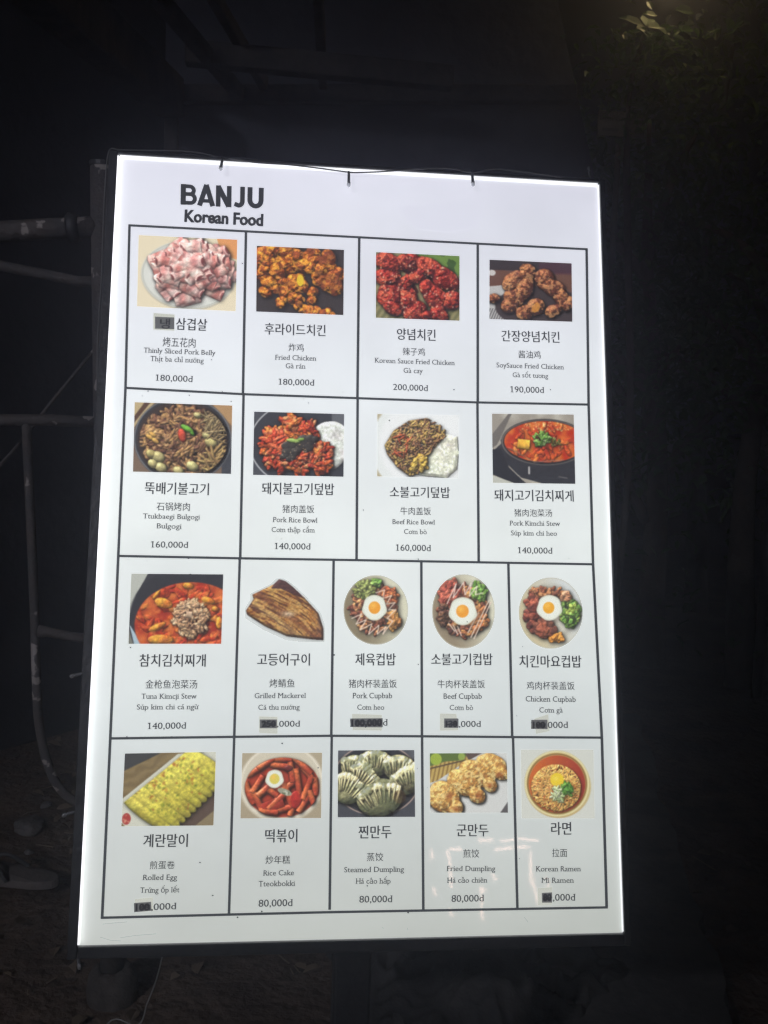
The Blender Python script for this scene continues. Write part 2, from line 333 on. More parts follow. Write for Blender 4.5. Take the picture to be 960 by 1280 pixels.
def dish_beef_rice(ar):
    p = Pic(ar, 7); p.fill((178, 168, 140)); p.ell(.56*ar, .5, .64*ar, .8, (226, 230, 228)); p.ell(.58*ar, .48, .56*ar, .7, (234, 236, 236), soft=.1)
    mr = p.polym([(.62*ar, .98), (.5*ar, .96), (.56*ar, .72), (.7*ar, .5), (.84*ar, .3), (.98*ar, .34), (ar, .6), (.98*ar, .86), (.86*ar, 1)])
    p.rice(mr, (230, 230, 208))
    bm = p.polym([(.09*ar, .5), (.2*ar, .26), (.38*ar, .1), (.6*ar, .05), (.76*ar, .14), (.88*ar, .3), (.74*ar, .46), (.6*ar, .7), (.5*ar, .95), (.4*ar, .99), (.24*ar, .84), (.12*ar, .64)])
    p.heap(520, .46*ar, .5, .42*ar, .5, .085, [((152, 122, 74), (190, 158, 98)), ((124, 92, 62), (162, 124, 80)), ((190, 160, 90), (156, 126, 72)), ((104, 72, 54), (136, 94, 66))], .04, .14, .22, .03, 2, bm)
    p.heap(14, .3*ar, .5, .14*ar, .2, .09, [((160, 70, 44), (180, 100, 60))], .17, .04, .2); p.heap(12, .5*ar, .78, .1*ar, .14, .07, [((206, 172, 84), (180, 144, 64))], .15, .03, .5)
    p.shade(1.1, 3., .12, 30); p.specks(70, .42*ar, .5, .3*ar, .4, .009, [(236, 220, 180)], .7, bm); return p.finish(.04, (160, 160, 150), .1)
def dish_kimchi_stew(ar):
    p = Pic(ar, 8); p.fill((158, 150, 138)); n = p.noise(4); p.mix((n-.45)*2, (208, 204, 190)); p.poly([(0, .3), (.2*ar, 0), (.24*ar, 0), (.06*ar, .45), (0, .5)], (110, 104, 98))
    p.poly([(0, .55), (.12*ar, .42), (.2*ar, .95), (.26*ar, 1), (0, .88)], (52, 50, 52))
    cx, cy, rx, ry = .64*ar, .4, .53*ar, .33
    p.poly([(.1*ar, .38), (.15*ar, .7), (.34*ar, .92), (.6*ar, 1), (ar, 1), (ar, .4)], (44, 44, 48)); p.poly([(0, .52), (.1*ar, .5), (.2*ar, .78), (.4*ar, 1), (.24*ar, 1), (0, .88)], (34, 34, 38)); p.poly([(0, .89), (.26*ar, 1), (0, 1)], (196, 196, 184))
    p.ell(cx, cy, rx, ry, (40, 38, 40)); p.ring(cx, cy+.01, rx*.98, ry*.98, (110, 104, 98), .02); m = p.ell(cx, cy, rx*.93, ry*.9, (196, 70, 30))
    m = (m > .5)*1.; n2 = p.noise(7); p.mixf(m, (178, 48, 24), (226, 128, 54), (n2-.3)*2.2)
    p.heap(70, cx, cy+.02, rx*.9, ry*.85, .07, STEW, .01, .01, .4, .01, 3, m, .2)
    p.specks(70, cx, cy-.22, rx*.7, ry*.25, .014, [(236, 200, 120), (240, 220, 160)], .8, m)
    p.lump(.38*ar, .44, .09, .07, .1, .06, .04, (228, 156, 40), (236, 180, 70), p=6)
    p.heap(34, .6*ar, .36, .1*ar, .09, .05, GREEN+[((190, 206, 150), (130, 160, 90))], .08, .08, .4); p.heap(12, .76*ar, .4, .07*ar, .06, .03, [((120, 120, 60), (90, 90, 40))], .06, .02, .5)
    p.shade(.9, 3., .18); p.line(.44*ar, .77, .44*ar, .86, .012, (190, 186, 184)); p.line(.2*ar, .5, .5*ar, .69, .008, (120, 110, 104), .6); p.line(.5*ar, .695, .86*ar, .66, .008, (150, 130, 124), .6); p.line(.8*ar, .9, .9*ar, .92, .008, (150, 146, 144), .5); return p.finish(.04)
def dish_tuna_stew(ar):
    p = Pic(ar, 9); p.fill((52, 52, 56)); p.poly([(0, 0), (.18*ar, 0), (.06*ar, .3), (0, .6)], (188, 190, 180)); p.ell(.66*ar, .6, .66*ar, .72, (44, 44, 48))
    p.poly([(0, .72), (.1*ar, .92), (.17*ar, 1), (.06*ar, 1)], (176, 196, 206)); p.poly([(0, .8), (.05*ar, 1), (0, 1)], (120, 120, 110))
    m = p.ell(.66*ar, .72, .6*ar, .6, (176, 62, 36)); m = (m > .5)*1.; n = p.noise(6); p.mixf(m, (160, 46, 28), (216, 116, 56), (n-.35)*2.4)
    p.heap(120, .62*ar, .64, .56*ar, .52, .09, STEW+[((190, 70, 40), (156, 44, 28))], .01, .015, .42, .01, 3, m, .25)
    for x, y, rx, ry, a in [(.36, .42, .13, .07, .3), (.62, .17, .08, .05, .2), (.3, .76, .13, .045, -.45), (.34, .94, .18, .07, 0), (.84, .38, .1, .05, .3), (.97, .7, .05, .09, 0), (.28, .3, .03, .08, .6), (.92, .5, .05, .04, 0)]:
        p.lump(x*ar, y, rx, ry, a, .08, .05, (224, 160, 60), (210, 120, 50), 4, .01, mask=m)
    p.heap(190, .66*ar, .64, .2*ar, .28, .05, [((212, 176, 136), (184, 144, 106)), ((222, 192, 154), (194, 156, 118)), ((170, 128, 94), (194, 156, 118))], .12, .1, .4, .02, 4)
    p.lump(.64*ar, .58, .045, .045, .1, .26, .02, (222, 190, 156), p=6)
    p.shade(.9, 2.6, .14); n = p.noise(12); p.mix(m*(p.z < .1)*np.clip((n-.54)*5, 0, .5), (232, 140, 70)); p.specks(12, .66*ar, .78, .12*ar, .1, .02, [(70, 46, 36)], .8); return p.finish(.04)
MACK = [(325, 160), (285, 200), (140, 270), (150, 300), (120, 345), (97, 380), (105, 410), (230, 490), (380, 558), (560, 580), (635, 585), (635, 510), (600, 400), (500, 290), (420, 215), (370, 175)]
def dish_mackerel(ar):
    p = Pic(ar, 10); p.fill((214, 218, 214)); q = lambda a: [((x-90)/450*1.0, (y-150)/450) for x, y in a]
    body = p.polym(q(MACK)); sh = p.blur(p.polym([(x, y+.02) for x, y in q(MACK)]), 9); p.mix(sh*.55*(p.X > .1), (120, 122, 122))
    L = lambda x: (x-90)/450; T = lambda y: (y-150)/450
    p.mix(body, (150, 100, 52)); ax = (p.X-L(120))*.8+(p.Y-T(330))*.6; ay = -(p.X-L(120))*.6+(p.Y-T(330))*.8   # along, across
    n = p.noise(9); bone = np.exp(-((ay-.02+.06*np.sin(ax*3))/.03)**2)
    p.mixf(body, (176, 120, 56), (214, 174, 96), (n-.2)*1.6); rib = .5+.5*np.sin(ax*95+ay*50*np.sign(ay))
    p.mix(body*rib*.6*(ay > -.12), (112, 62, 40)); p.mix(body*bone*.95, (78, 46, 38)); nn_ = p.fb(ax*7+9, (ay+.12*np.sin(ax*2.2))*46+30); p.mix(body*np.clip((nn_-.52)*6, 0, .75), (226, 192, 124)); p.mix(body*np.clip((.47-nn_)*7, 0, .85), (92, 54, 40)); p.mix(body*np.exp(-((ay+.06)/.04)**2)*.6, (226, 196, 128))
    p.mix(body*np.exp(-((ay+.2)/.05)**2)*.7, (120, 70, 46)); p.mix(body*np.clip((ay-.13)*9, 0, 1), (92, 56, 48)); p.mix(body*(p.polym(q([(325, 150), (270, 225), (340, 230), (500, 300), (430, 200)]))), (84, 56, 54))
    p.mix(body*np.exp(-((p.X-L(390))**2/.012+(p.Y-T(405))**2/.002))*.9, (220, 206, 176)); p.mix(body*np.clip((p.X-L(560))*5, 0, .6), (120, 84, 70))
    edge = body*(1-np.clip(p.blur(body, 7)*2-1, 0, 1)); p.mix(edge*.6*(p.Y > .3), (70, 44, 38)); p.z = np.minimum(p.blur(body, 6), body)*.1; p.rough = body*.008; p.shade(.8, 1., .06, 34); p.col = np.clip(p.col*(1-body[..., None]*np.array([.13, .18, .2])), 0, 1); p.alpha = np.clip(p.blur(body, 1)+sh*1.2, 0, 1); p.bgmix = 1; return p.finish(.05, (120, 120, 116), .12)
def bowl(p, light=(206, 204, 182), dark=(150, 142, 118)):
    cx, cy = p.ar/2, .5; p.fill((222, 226, 222)); t = np.clip((p.X-p.Y*.4)/p.ar*1.4+.1, 0, 1); m = np.clip((1-p.d(cx, cy, p.ar/2*.985, .985/2))/.02, 0, 1)
    p.mixf(m, dark, light, t); p.ring(cx, cy, p.ar/2*.97, .485, (190, 186, 168), .03, k=.6); p.mix(np.clip(1-np.abs(p.d(cx, cy, p.ar/2*.72, .36)-1)/.2, 0, 1)*.25, (120, 112, 96)); p.alpha = m; return m
def egg(p, x, y, r, sx=1., yr=.5, yolk=(232, 160, 50), yx=0, yy=0):
    m = np.clip((1-p.d(x, y, r*sx*(1+.06*np.sin(np.arctan2(p.Y-y, p.X-x)*5)), r))/.06, 0, 1)
    sh = np.clip(1.25-p.d(x+.015, y+.02, r*sx, r), 0, .25)*2; p.mix(sh*.6, (60, 46, 40)); p.mixf(m, (226, 230, 216), (240, 242, 234), 1-p.d(x, y, r, r))
    p.mix(m*np.clip(1-np.abs(p.d(x, y, r*sx*.92, r*.92)-1)/.08, 0, 1)*.35, (176, 176, 150))
    d = p.d(x+yx, y+yy, r*yr*sx, r*yr); p.mixf(np.clip((1-d)/.1, 0, 1), yolk, (246, 196, 96), np.clip(1.1-p.d(x+yx-.02, y+yy-.03, r*yr*.7, r*yr*.7), 0, 1)*.7)
def dish_pork_cupbab(ar):
    p = Pic(ar, 11, 96); bowl(p, (210, 208, 184), (128, 116, 92)); c = p.ar/2
    p.heap(150, c-.03, .49, .34, .36, .06, [((120, 66, 50), (160, 96, 70)), ((92, 54, 46), (130, 80, 60)), ((170, 110, 76), (200, 150, 100))], .03, .08, .45, .02, 4)
    p.heap(50, c-.16, .22, .14, .12, .05, [((120, 130, 70), (170, 176, 110)), ((90, 100, 56), (140, 144, 80))], .1, .04, .5); p.heap(14, c, .13, .06, .05, .05, GREEN, .14, .02, .5); p.heap(40, c+.2, .3, .1, .1, .05, [((190, 120, 70), (170, 80, 54))], .1, .04, .5); p.heap(20, c+.26, .66, .06, .12, .07, [((196, 150, 84), (170, 110, 60))], .1, .03, .5)
    p.shade(1., 3., .12)
    zz = [(-.34, .62), (-.2, .56), (-.28, .7), (-.14, .64), (-.22, .78), (-.06, .7), (-.1, .84), (.04, .72), (.02, .84), (.14, .74), (.1, .84), (.24, .66), (.16, .62), (.28, .5), (.18, .5), (.27, .4), (.15, .42), (.22, .3), (.1, .34), (.12, .22), (0, .26)]
    for (a, b), (e, f) in zip(zz, zz[1:]): p.line(c+a, b, c+e, f, .008, (226, 206, 190), .85)
    egg(p, c-.02, .47, .185, .95, .5, (228, 152, 46)); return p.finish(.04, (150, 150, 140), .12)
def dish_beef_cupbab(ar):
    p = Pic(ar, 12, 96); bowl(p, (214, 212, 190), (140, 126, 104)); c = p.ar/2
    p.heap(150, c, .49, .33, .36, .06, [((126, 70, 52), (166, 100, 74)), ((86, 56, 50), (120, 84, 66)), ((190, 140, 84), (160, 100, 64))], .03, .08, .45, .02, 4)
    p.heap(40, c-.18, .26, .13, .16, .07, [((150, 66, 54), (176, 96, 76))], .1, .03, .5); p.heap(50, c+.2, .25, .1, .13, .045, GREEN, .12, .04, .5); p.heap(40, c+.2, .6, .12, .16, .06, [((196, 140, 84), (176, 100, 60))], .1, .03, .5); p.heap(30, c-.27, .55, .06, .14, .05, [((80, 52, 44), (110, 80, 60))], .12, .03, .5)
    p.shade(1., 3., .12)
    zz = [(-.22, .4), (-.1, .14), (-.14, .32), (0, .12), (.02, .28), (.1, .13), (.08, .3), (.18, .17), (.16, .28), (.26, .26)]
    for (a, b), (e, f) in zip(zz, zz[1:]): p.line(c+a, b, c+e, f, .007, (230, 216, 206), .85)
    for a, b, e, f in [(.34, .36, .1, .84), (.37, .38, .14, .86), (.2, .52, .06, .78), (-.2, .66, -.12, .76), (-.14, .68, -.08, .8), (-.08, .7, -.03, .82)]: p.line(c+a, b, c+e, f, .008, (226, 206, 190), .85)
    egg(p, c-.01, .5, .19, 1, .47, (228, 152, 50), -.005, 0); return p.finish(.04, (150, 150, 140), .12)
def dish_chicken_cupbab(ar):
    p = Pic(ar, 13, 96); bowl(p, (206, 210, 208), (196, 184, 150)); c = p.ar/2
    p.heap(60, c-.24, .5, .12, .26, .055, [((120, 58, 46), (156, 84, 64)), ((90, 50, 44), (130, 70, 56))], .06, .06, .7, .015, 3); p.heap(60, c-.1, .7, .18, .12, .06, [((146, 78, 56), (170, 100, 76)), ((100, 60, 50), (130, 80, 60))], .06, .06, .7, .015, 3)
    p.heap(60, c-.05, .22, .26, .07, .045, [((170, 110, 70), (196, 140, 96)), ((110, 66, 50), (150, 90, 64))], .06, .05, .6, .015, 3); p.heap(20, c+.22, .27, .07, .07, .05, [((216, 170, 130), (170, 110, 80))], .07, .03, .6); p.heap(110, c+.27, .5, .14, .2, .045, GREEN+[((176, 190, 96), (120, 140, 60)), ((60, 80, 44), (90, 110, 60))], .06, .06, .6, .015, 3)
    p.heap(20, c+.08, .84, .1, .05, .05, [((216, 150, 70), (190, 120, 50))], .06, .03, .6)
    p.shade(1., 3., .12); egg(p, c-.02, .43, .18, 1, .47, (226, 160, 40), -.01, 0); return p.finish(.04, (150, 150, 144), .12)
def dish_rolled_egg(ar):
    p = Pic(ar, 14); p.fill((130, 112, 80)); g = p.noise(5); st = .5+.5*np.sin((p.Y+p.X*.55)*46+g*8); p.mix(st*.5, (96, 80, 56)); p.poly([(0, 0), (.4*ar, 0), (0, .24)], (58, 58, 60))
    p.poly([(.56*ar, 1), (ar, .45), (ar, 1)], (84, 68, 60)); p.mix((p.polym([(.8*ar, 1), (ar, .8), (ar, 1)])), (130, 116, 90))
    p.poly([(0, .62), (.58*ar, .02), (.7*ar, 0), (ar, 0), (ar, .42), (.56*ar, 1), (.04*ar, 1), (0, .95)], (206, 206, 192)); p.mix(p.polym([(.54*ar, .97), (ar, .42), (ar, .46), (.58*ar, 1), (.52*ar, 1)]), (226, 226, 214))
    for i in range(11):
        t = i/10; x0, y0 = .24+.62*t, .80-.62*t
        p.lump(x0*ar+.03, y0, .38*ar*(1-.18*t), .115, .62-.04*t, .1-.003*i+.012*(i % 2), .11, (208, 197, 92), (194, 182, 76), 3, .006, mask=p.polym([(0, .69), (.66*ar, 0), (ar, 0), (ar, 1), (0, 1)]))
    p.shade(.75, 2.2, .06); m = (p.z > .09)*1.; p.specks(100, .5*ar, .45, .42*ar, .42, .02, [(120, 130, 40), (150, 90, 40), (96, 116, 40)], .75, m); p.specks(26, .52*ar, .3, .36*ar, .25, .03, [(164, 84, 40), (176, 110, 50)], .6, m)
    p.ell(.05*ar, .9, .06, .08, (160, 60, 56)); p.specks(6, .05*ar, .9, .05, .06, .02, [(206, 140, 120)]); return p.finish(.04, (120, 122, 90), .1)
def dish_rice_cake(ar):
    p = Pic(ar, 15); p.fill((172, 160, 136)); p.mix((p.Y-.3)*.4, (140, 126, 104)); p.ell(.5*ar, .47, .53*ar, .6, (206, 198, 178)); p.ring(.5*ar, .46, .5*ar, .565, (226, 218, 200), .03)
    m = p.ell(.51*ar, .53, .465*ar, .455, (164, 58, 40)); m = (m > .5)*1.
    for x, y, L, a in [(.5, .1, .17, 0), (.3, .16, .17, -.5), (.48, .2, .17, .15), (.16, .28, .15, -.5), (.76, .2, .2, .75), (.84, .34, .16, .9), (.2, .48, .17, -1.0), (.1, .62, .2, 1.2), (.2, .72, .2, 1.1), (.28, .58, .14, -.7), (.38, .6, .12, .6), (.62, .3, .17, 1.4),
                        (.7, .44, .22, 1.4), (.82, .55, .2, -1.2), (.92, .52, .15, 1.5), (.44, .74, .2, -.7), (.52, .86, .15, -.2), (.66, .8, .2, -1.2), (.78, .78, .17, -1.0), (.34, .9, .17, .1), (.6, .5, .16, -.6), (.88, .7, .14, 1.2), (.58, .64, .2, 1.2)]:
        p.lump(x*ar, y, L*.92, .05, a, .06+.05*p.rng.random(), .055, (198, 104, 64), (166, 66, 46), 2.5, .004, 6, mask=m)
    p.lump(.4*ar, .8, .17, .09, -.4, .13, .02, (176, 70, 46), (150, 50, 38), p=6); p.lump(.68*ar, .72, .1, .14, .2, .12, .03, (160, 44, 38)); p.lump(.58*ar, .24, .07, .05, 0, .15, .03, (96, 40, 38))
    p.shade(1., 3., .34); egg(p, .41*ar, .4, .145, 1.0, .58, (214, 200, 96)); p.ell(.54*ar, .6, .12, .045, (150, 150, 130), .35); p.specks(10, .55*ar, .61, .08, .03, .02, [(84, 92, 66), (196, 196, 180)]); return p.finish(.03, (120, 116, 100), .1)
def dish_steamed_dumpling(ar):
    p = Pic(ar, 16); p.fill((64, 66, 72)); n = p.noise(5); p.mix((p.Y < .2)*n*.7, (110, 112, 116)); p.ell(.5*ar, .45, .56*ar, .52, (44, 44, 48)); p.ring(.5*ar, .44, .56*ar, .53, (170, 150, 140), .02)
    for x, y, rx, ry, a, z in [(.48, .16, .26, .2, 0, .05), (.24, .24, .24, .2, .25, .06), (.8, .24, .26, .2, .1, .07), (.36, .38, .24, .18, .55, .1), (.88, .42, .26, .22, -.3, .12), (.14, .52, .24, .26, .35, .12), (.54, .68, .36, .28, -.22, .2)]:
        ct, s_ = math.cos(a), math.sin(a)
        p.lump(x*ar, y+.03, rx, ry, a, z, .16, (168, 166, 134), (132, 134, 104), 0, .006)
        for j in range(9):
            t = -1+j/4+p.rng.uniform(-.06, .06); cx = x*ar+t*rx*.82*ct; cy = y+t*rx*.82*s_-ry*.36*(1-t*t)
            p.lump(cx-.01*s_, cy+.06, ry*.55, .02, 1.57+a+t*.5, z+.15, .05, (214, 210, 176), (160, 158, 124), 2)
            p.lump(cx, cy-.02+p.rng.uniform(-.015, .015), .06, .07, a+.3, z+.13, .06, (222, 216, 176), (196, 190, 150), 2, .01)
    p.shade(1.3, 3.6, .08); p.col = np.clip(p.col*np.where(p.z[..., None] > .05, np.array([1.2, 1.17, 1.1]), 1.), 0, 1); p.mix((p.z > .05)*np.clip((p.noise(8)-.5)*5, 0, .5), (84, 92, 66)); p.mix((p.d(.8*ar, .7, .1, .1) < 1)*.35, (110, 80, 50)); return p.finish(.04, (90, 92, 84), .14)
def dish_fried_dumpling(ar):
    p = Pic(ar, 17); p.fill((206, 208, 206)); p.poly([(0, 0), (.62*ar, 0), (.1*ar, .46), (0, .5)], (186, 160, 96)); p.mix(p.polym([(0, 0), (.62*ar, 0), (.1*ar, .46), (0, .5)])*(np.sin(p.X*90+p.Y*20) > .3), (136, 108, 60))
    p.poly([(0, 0), (.5*ar, 0), (.42*ar, .12), (.2*ar, .14), (0, .22)], (84, 104, 52)); p.ell(.08*ar, .1, .1, .1, (150, 170, 66)); p.ell(.41*ar, .06, .06, .07, (140, 160, 80)); p.poly([(.46*ar, 0), (.68*ar, 0), (.5*ar, .12)], (84, 70, 66)); p.line(0, .26, .45*ar, .12, .012, (76, 62, 46)); p.poly([(.9*ar, 1), (ar, .82), (ar, 1)], (84, 82, 84))
    for x, y, rx, ry, a, z in [(.8, .2, .3, .2, .5, .05), (.9, .34, .17, .12, .6, .09), (.6, .34, .36, .2, .5, .1), (.76, .52, .15, .11, .5, .14), (.44, .52, .34, .2, .45, .15), (.6, .7, .16, .1, .3, .19), (.18, .74, .3, .26, .5, .2), (.34, .92, .14, .12, .6, .24)]:
        for j in range(7): p.lump(x*ar+p.rng.normal(0, .02), y+p.rng.normal(0, .02), rx*.85, ry*.85, a+p.rng.normal(0, .15), z+.02*p.rng.random(), .12, (214, 174, 102), (196, 146, 78), 3, .02)
    p.shade(1., 2.6, .15); m = (p.z > .04)*1.; n = p.noise(22); p.mix(m*np.clip((n-.54)*7, 0, .7), (236, 214, 150)); p.mix(m*np.clip((.44-n)*6, 0, .55), (160, 104, 54))
    for x, y in [(.9, .36), (.77, .54), (.62, .72), (.33, .94), (.24, .72)]: p.mix(np.clip(1.2-p.d(x*ar, y, .08, .06), 0, 1)*.7, (140, 76, 42))
    return p.finish(.05, (150, 140, 110), .1)
def dish_ramen(ar):
    p = Pic(ar, 18); p.fill((206, 208, 200)); c = p.ar/2-.01; p.ell(c+.015, .535, .445*ar, .455, (176, 140, 84)); p.ell(c+.02, .53, .44*ar, .44, (196, 186, 140), soft=.1); p.ell(c, .495, .445*ar, .48, (190, 170, 110)); p.ring(c, .495, .43*ar, .465, (222, 212, 168), .03); p.ring(c, .495, .40*ar, .43, (130, 96, 56), .03)
    m = p.ell(c, .5, .385*ar, .415, (166, 66, 40)); m = (m > .5)*1.; p.mixf(m, (190, 96, 44), (146, 52, 42), p.X/ar*1.5-.3)
    mm = (p.d(c-.02, .56, .335*ar+.02*p.noise(9), .345) < 1)*1.
    for i in range(700):
        x, y, rr = p.inside(c-.01, .53, .36*ar, .37); p.lump(x, y, .05, .013, p.rng.uniform(0, 3.1), min(.06, .02+.08*(1-rr))+p.rng.random()*.012, .015, *[((216, 174, 100), (200, 146, 78)), ((228, 190, 118), (206, 160, 90))][i % 2], 4, 0, mask=mm)
    p.shade(1., 3., .14); p.specks(150, c, .5, .36*ar, .38, .014, [(180, 70, 40), (206, 104, 56), (190, 90, 50)], .6, m); p.ell(c, .44, .105, .1, (226, 196, 56)); p.mix(np.clip(1-p.d(c-.02, .42, .06, .05), 0, 1)*.6, (244, 226, 120))
    p.z[:] = 0; p.rough[:] = 0
    p.heap(40, c+.02, .65, .09, .12, .055, [((190, 204, 150), (226, 232, 206)), ((150, 180, 110), (206, 216, 170))], .05, .04, .3, 0, 3); p.heap(36, c+.15, .57, .08, .09, .05, [((70, 120, 46), (110, 156, 66)), ((54, 96, 40), (90, 136, 60))], .06, .03, .4)
    p.shade(.7, 2., .08); return p.finish(.04, (150, 150, 130), .1)
# ---------------------------------------------------------------- materials of the place
dirt = mat('dirt', (.085, .06, .046), .95, col2=(.165, .12, .092), scale=5, bump=.9, bscale=38, dist=.02, spec=.2)
concrete = mat('concrete', (.10, .10, .105), .9, col2=(.16, .16, .165), scale=7, bump=.4, bscale=60, spec=.25)
plaster = mat('plaster', (.115, .119, .152), .9, col2=(.17, .175, .22), scale=2.2, bump=.4, bscale=22, spec=.2)
timber = mat('timber', (.075, .068, .066), .85, col2=(.12, .108, .104), scale=9, bump=.5, bscale=40)
steel = mat('black_steel', (.035, .036, .04), .5, .3, bump=.15, bscale=90, scale=10, col2=(.05, .05, .055))
frame_m = mat('frame_paint', (.03, .031, .034), .42, .2, col2=(.045, .046, .05), scale=26, bump=.12, bscale=160)
rust = mat('rusty_paint', (.105, .09, .085), .75, .1, col2=(.075, .072, .076), scale=14, bump=.5, bscale=70)
rn = rust.node_tree                                    # pale flakes of old paint left on the rusty pipe
_t = rn.nodes.new('ShaderNodeTexNoise'); _t.inputs['Scale'].default_value = 23; _t.inputs['Detail'].default_value = 3
_r = rn.nodes.new('ShaderNodeValToRGB'); _r.color_ramp.elements[0].position = .615; _r.color_ramp.elements[1].position = .64
_m = rn.nodes.new('ShaderNodeMix'); _m.data_type = 'RGBA'; _m.inputs['B'].default_value = (.42, .385, .375, 1)
_old = rn.nodes['Principled BSDF'].inputs['Base Color'].links[0].from_socket
_tc = [n for n in rn.nodes if n.type == 'TEX_COORD'][0]
rn.links.new(_tc.outputs['Object'], _t.inputs['Vector']); rn.links.new(_t.outputs['Fac'], _r.inputs[0]); rn.links.new(_r.outputs[0], _m.inputs['Factor'])
rn.links.new(_old, _m.inputs['A']); rn.links.new(_m.outputs['Result'], rn.nodes['Principled BSDF'].inputs['Base Color'])
cable_m = mat('cable', (.16, .16, .165), .5)
pale_cable = mat('pale_cable', (.26, .26, .26), .5)
socket_m = mat('bulb_socket', (.13, .135, .145), .5)
glass_m = bpy.data.materials.new('bulb_glass'); glass_m.use_nodes = True
_b = glass_m.node_tree.nodes['Principled BSDF']; _b.inputs['Transmission Weight'].default_value = .75; _b.inputs['Roughness'].default_value = .15; _b.inputs['Base Color'].default_value = (.75, .77, .8, 1)
rubber = mat('rubber', (.12, .105, .1), .8, col2=(.17, .15, .14), scale=20, bump=.3, bscale=120)
strap_m = mat('strap', (.05, .05, .055), .5)
rock_m = mat('rock', (.10, .095, .092), .9, col2=(.16, .15, .145), scale=16, bump=.7, bscale=50)
plastic = mat('black_plastic', (.04, .04, .043), .62, col2=(.07, .068, .068), scale=7, bump=.6, bscale=45, spec=.3)
bark = mat('bark', (.06, .048, .04), .95, col2=(.11, .09, .075), scale=14, bump=.8, bscale=40)
def leaf_mat(name, a, b):
    m = mat(name, a, .5, col2=b, scale=6, spec=.4); n = m.node_tree; p = n.nodes['Principled BSDF']
    tr = n.nodes.new('ShaderNodeBsdfTranslucent'); mx = n.nodes.new('ShaderNodeMixShader'); mx.inputs[0].default_value = .3
    n.links.new(p.inputs['Base Color'].links[0].from_socket, tr.inputs['Color'])
    n.links.new(p.outputs[0], mx.inputs[1]); n.links.new(tr.outputs[0], mx.inputs[2]); n.links.new(mx.outputs[0], n.nodes['Material Output'].inputs['Surface'])
    return m
leaf_m = leaf_mat('leaf', (.04, .095, .02), (.07, .14, .03))
dry_leaf = mat('dry_leaf', (.11, .08, .055), .9, col2=(.2, .15, .1), scale=9)

# ---------------------------------------------------------------- ground
def gz(x, y):
    r = math.hypot(x, y)
    if r > 9: return 0
    return ((fbm(x*1.3+3, y*1.3, 3)-.5)*.05+(fbm(x*7, y*7+5, 3)-.5)*.022)*min(1, (9-r)/3)
def axis(lo, hi, fine0, fine1, step):
    a = [fine0+i*step for i in range(int((fine1-fine0)/step)+1)]; s = step; v = fine0; left = []
    while v > lo: s *= 1.5; v -= s; left.append(v)
    s = step; v = a[-1]; rt = []
    while v < hi: s *= 1.5; v += s; rt.append(v)
    return left[::-1]+a+rt
xs = axis(-60, 60, -2.0, 1.9, .03); ys = axis(-60, 60, -.4, 3.0, .03)
bm = bmesh.new(); V = [[bm.verts.new((x, y, gz(x, y))) for x in xs] for y in ys]
for j in range(len(ys)-1):
    for i in range(len(xs)-1): bm.faces.new((V[j][i], V[j][i+1], V[j+1][i+1], V[j+1][i]))
tag(obj('ground', bm, dirt, smooth=True), kind='structure')

# concrete strip on the right, its worn outer edge running away from the viewer
A = onz(905, 1280); B = onz(845, 1080); dv = (B-A)/(B.y-A.y)
bm = bmesh.new(); top = []; bot = []; inn = []; inb = []
for k in range(90):
    y = -2.5+k*.055; p = A+dv*(y-A.y); w = (fbm(y*6, 2, 4)-.5)*.07
    h = .045+(fbm(y*4, 8)-.5)*.012
    top.append(bm.verts.new((p.x+w, y, h))); bot.append(bm.verts.new((p.x+w+.02, y, -.06)))
    inn.append(bm.verts.new((p.x-.62+(fbm(y*3, 5)-.5)*.2, y, h-.012))); inb.append(bm.verts.new((p.x-.66, y, -.06)))
for i in range(89):
    for a, b in ((inn, top), (top, bot), (inb, inn)): bm.faces.new((a[i], b[i], b[i+1], a[i+1]))
tag(obj('pavement', bm, concrete), kind='structure')

# ---------------------------------------------------------------- building behind the board
WY = 2.6
c0 = at(206, 140, WY); cr = at(742, 215, WY); ct = at(688, -40, WY)
shed = empty('shed', 'dim grey plastered shed with roof beams behind the menu board', 'shed', (c0.x, WY, 0))
bm = bmesh.new()
pf = [(c0.x, 0-.05), (cr.x+.14, -.05), (cr.x, cr.z), (ct.x, ct.z), (ct.x-.2, 3.6), (c0.x, 3.6)]
a = [bm.verts.new((x, WY, z)) for x, z in pf]; b = [bm.verts.new((x, WY+.16, z)) for x, z in pf]
bm.faces.new(a); bm.faces.new(b[::-1])
for i in range(6): bm.faces.new((a[i], b[i], b[(i+1) % 6], a[(i+1) % 6]))
obj('back_wall', bm, plaster, shed)
bm = bmesh.new(); e = Vector((-2.7, .35, 0))
box8(bm, [(e.x, e.y, -.05), (c0.x-.002, WY-.002, -.05), (c0.x-.002, WY+.16, -.05), (e.x-.16, e.y, -.05), (e.x, e.y, 3.6), (c0.x-.002, WY-.002, 3.6), (c0.x-.002, WY+.16, 3.6), (e.x-.16, e.y, 3.6)])
obj('side_wall', bm, mat('tarred_board', (.02, .02, .024), .85, col2=(.035, .035, .042), scale=5, bump=.4, bscale=30, spec=.2), shed)
def beam(bm, p, q, w, h):
    p = Vector(p); q = Vector(q); t = (q-p).normalized(); s = t.cross(Vector((0, 0, 1))).normalized()*w/2; u = s.cross(t).normalized()*h/2
    box8(bm, [p-s-u, q-s-u, q+s-u, p+s-u, p-s+u, q-s+u, q+s+u, p+s+u])
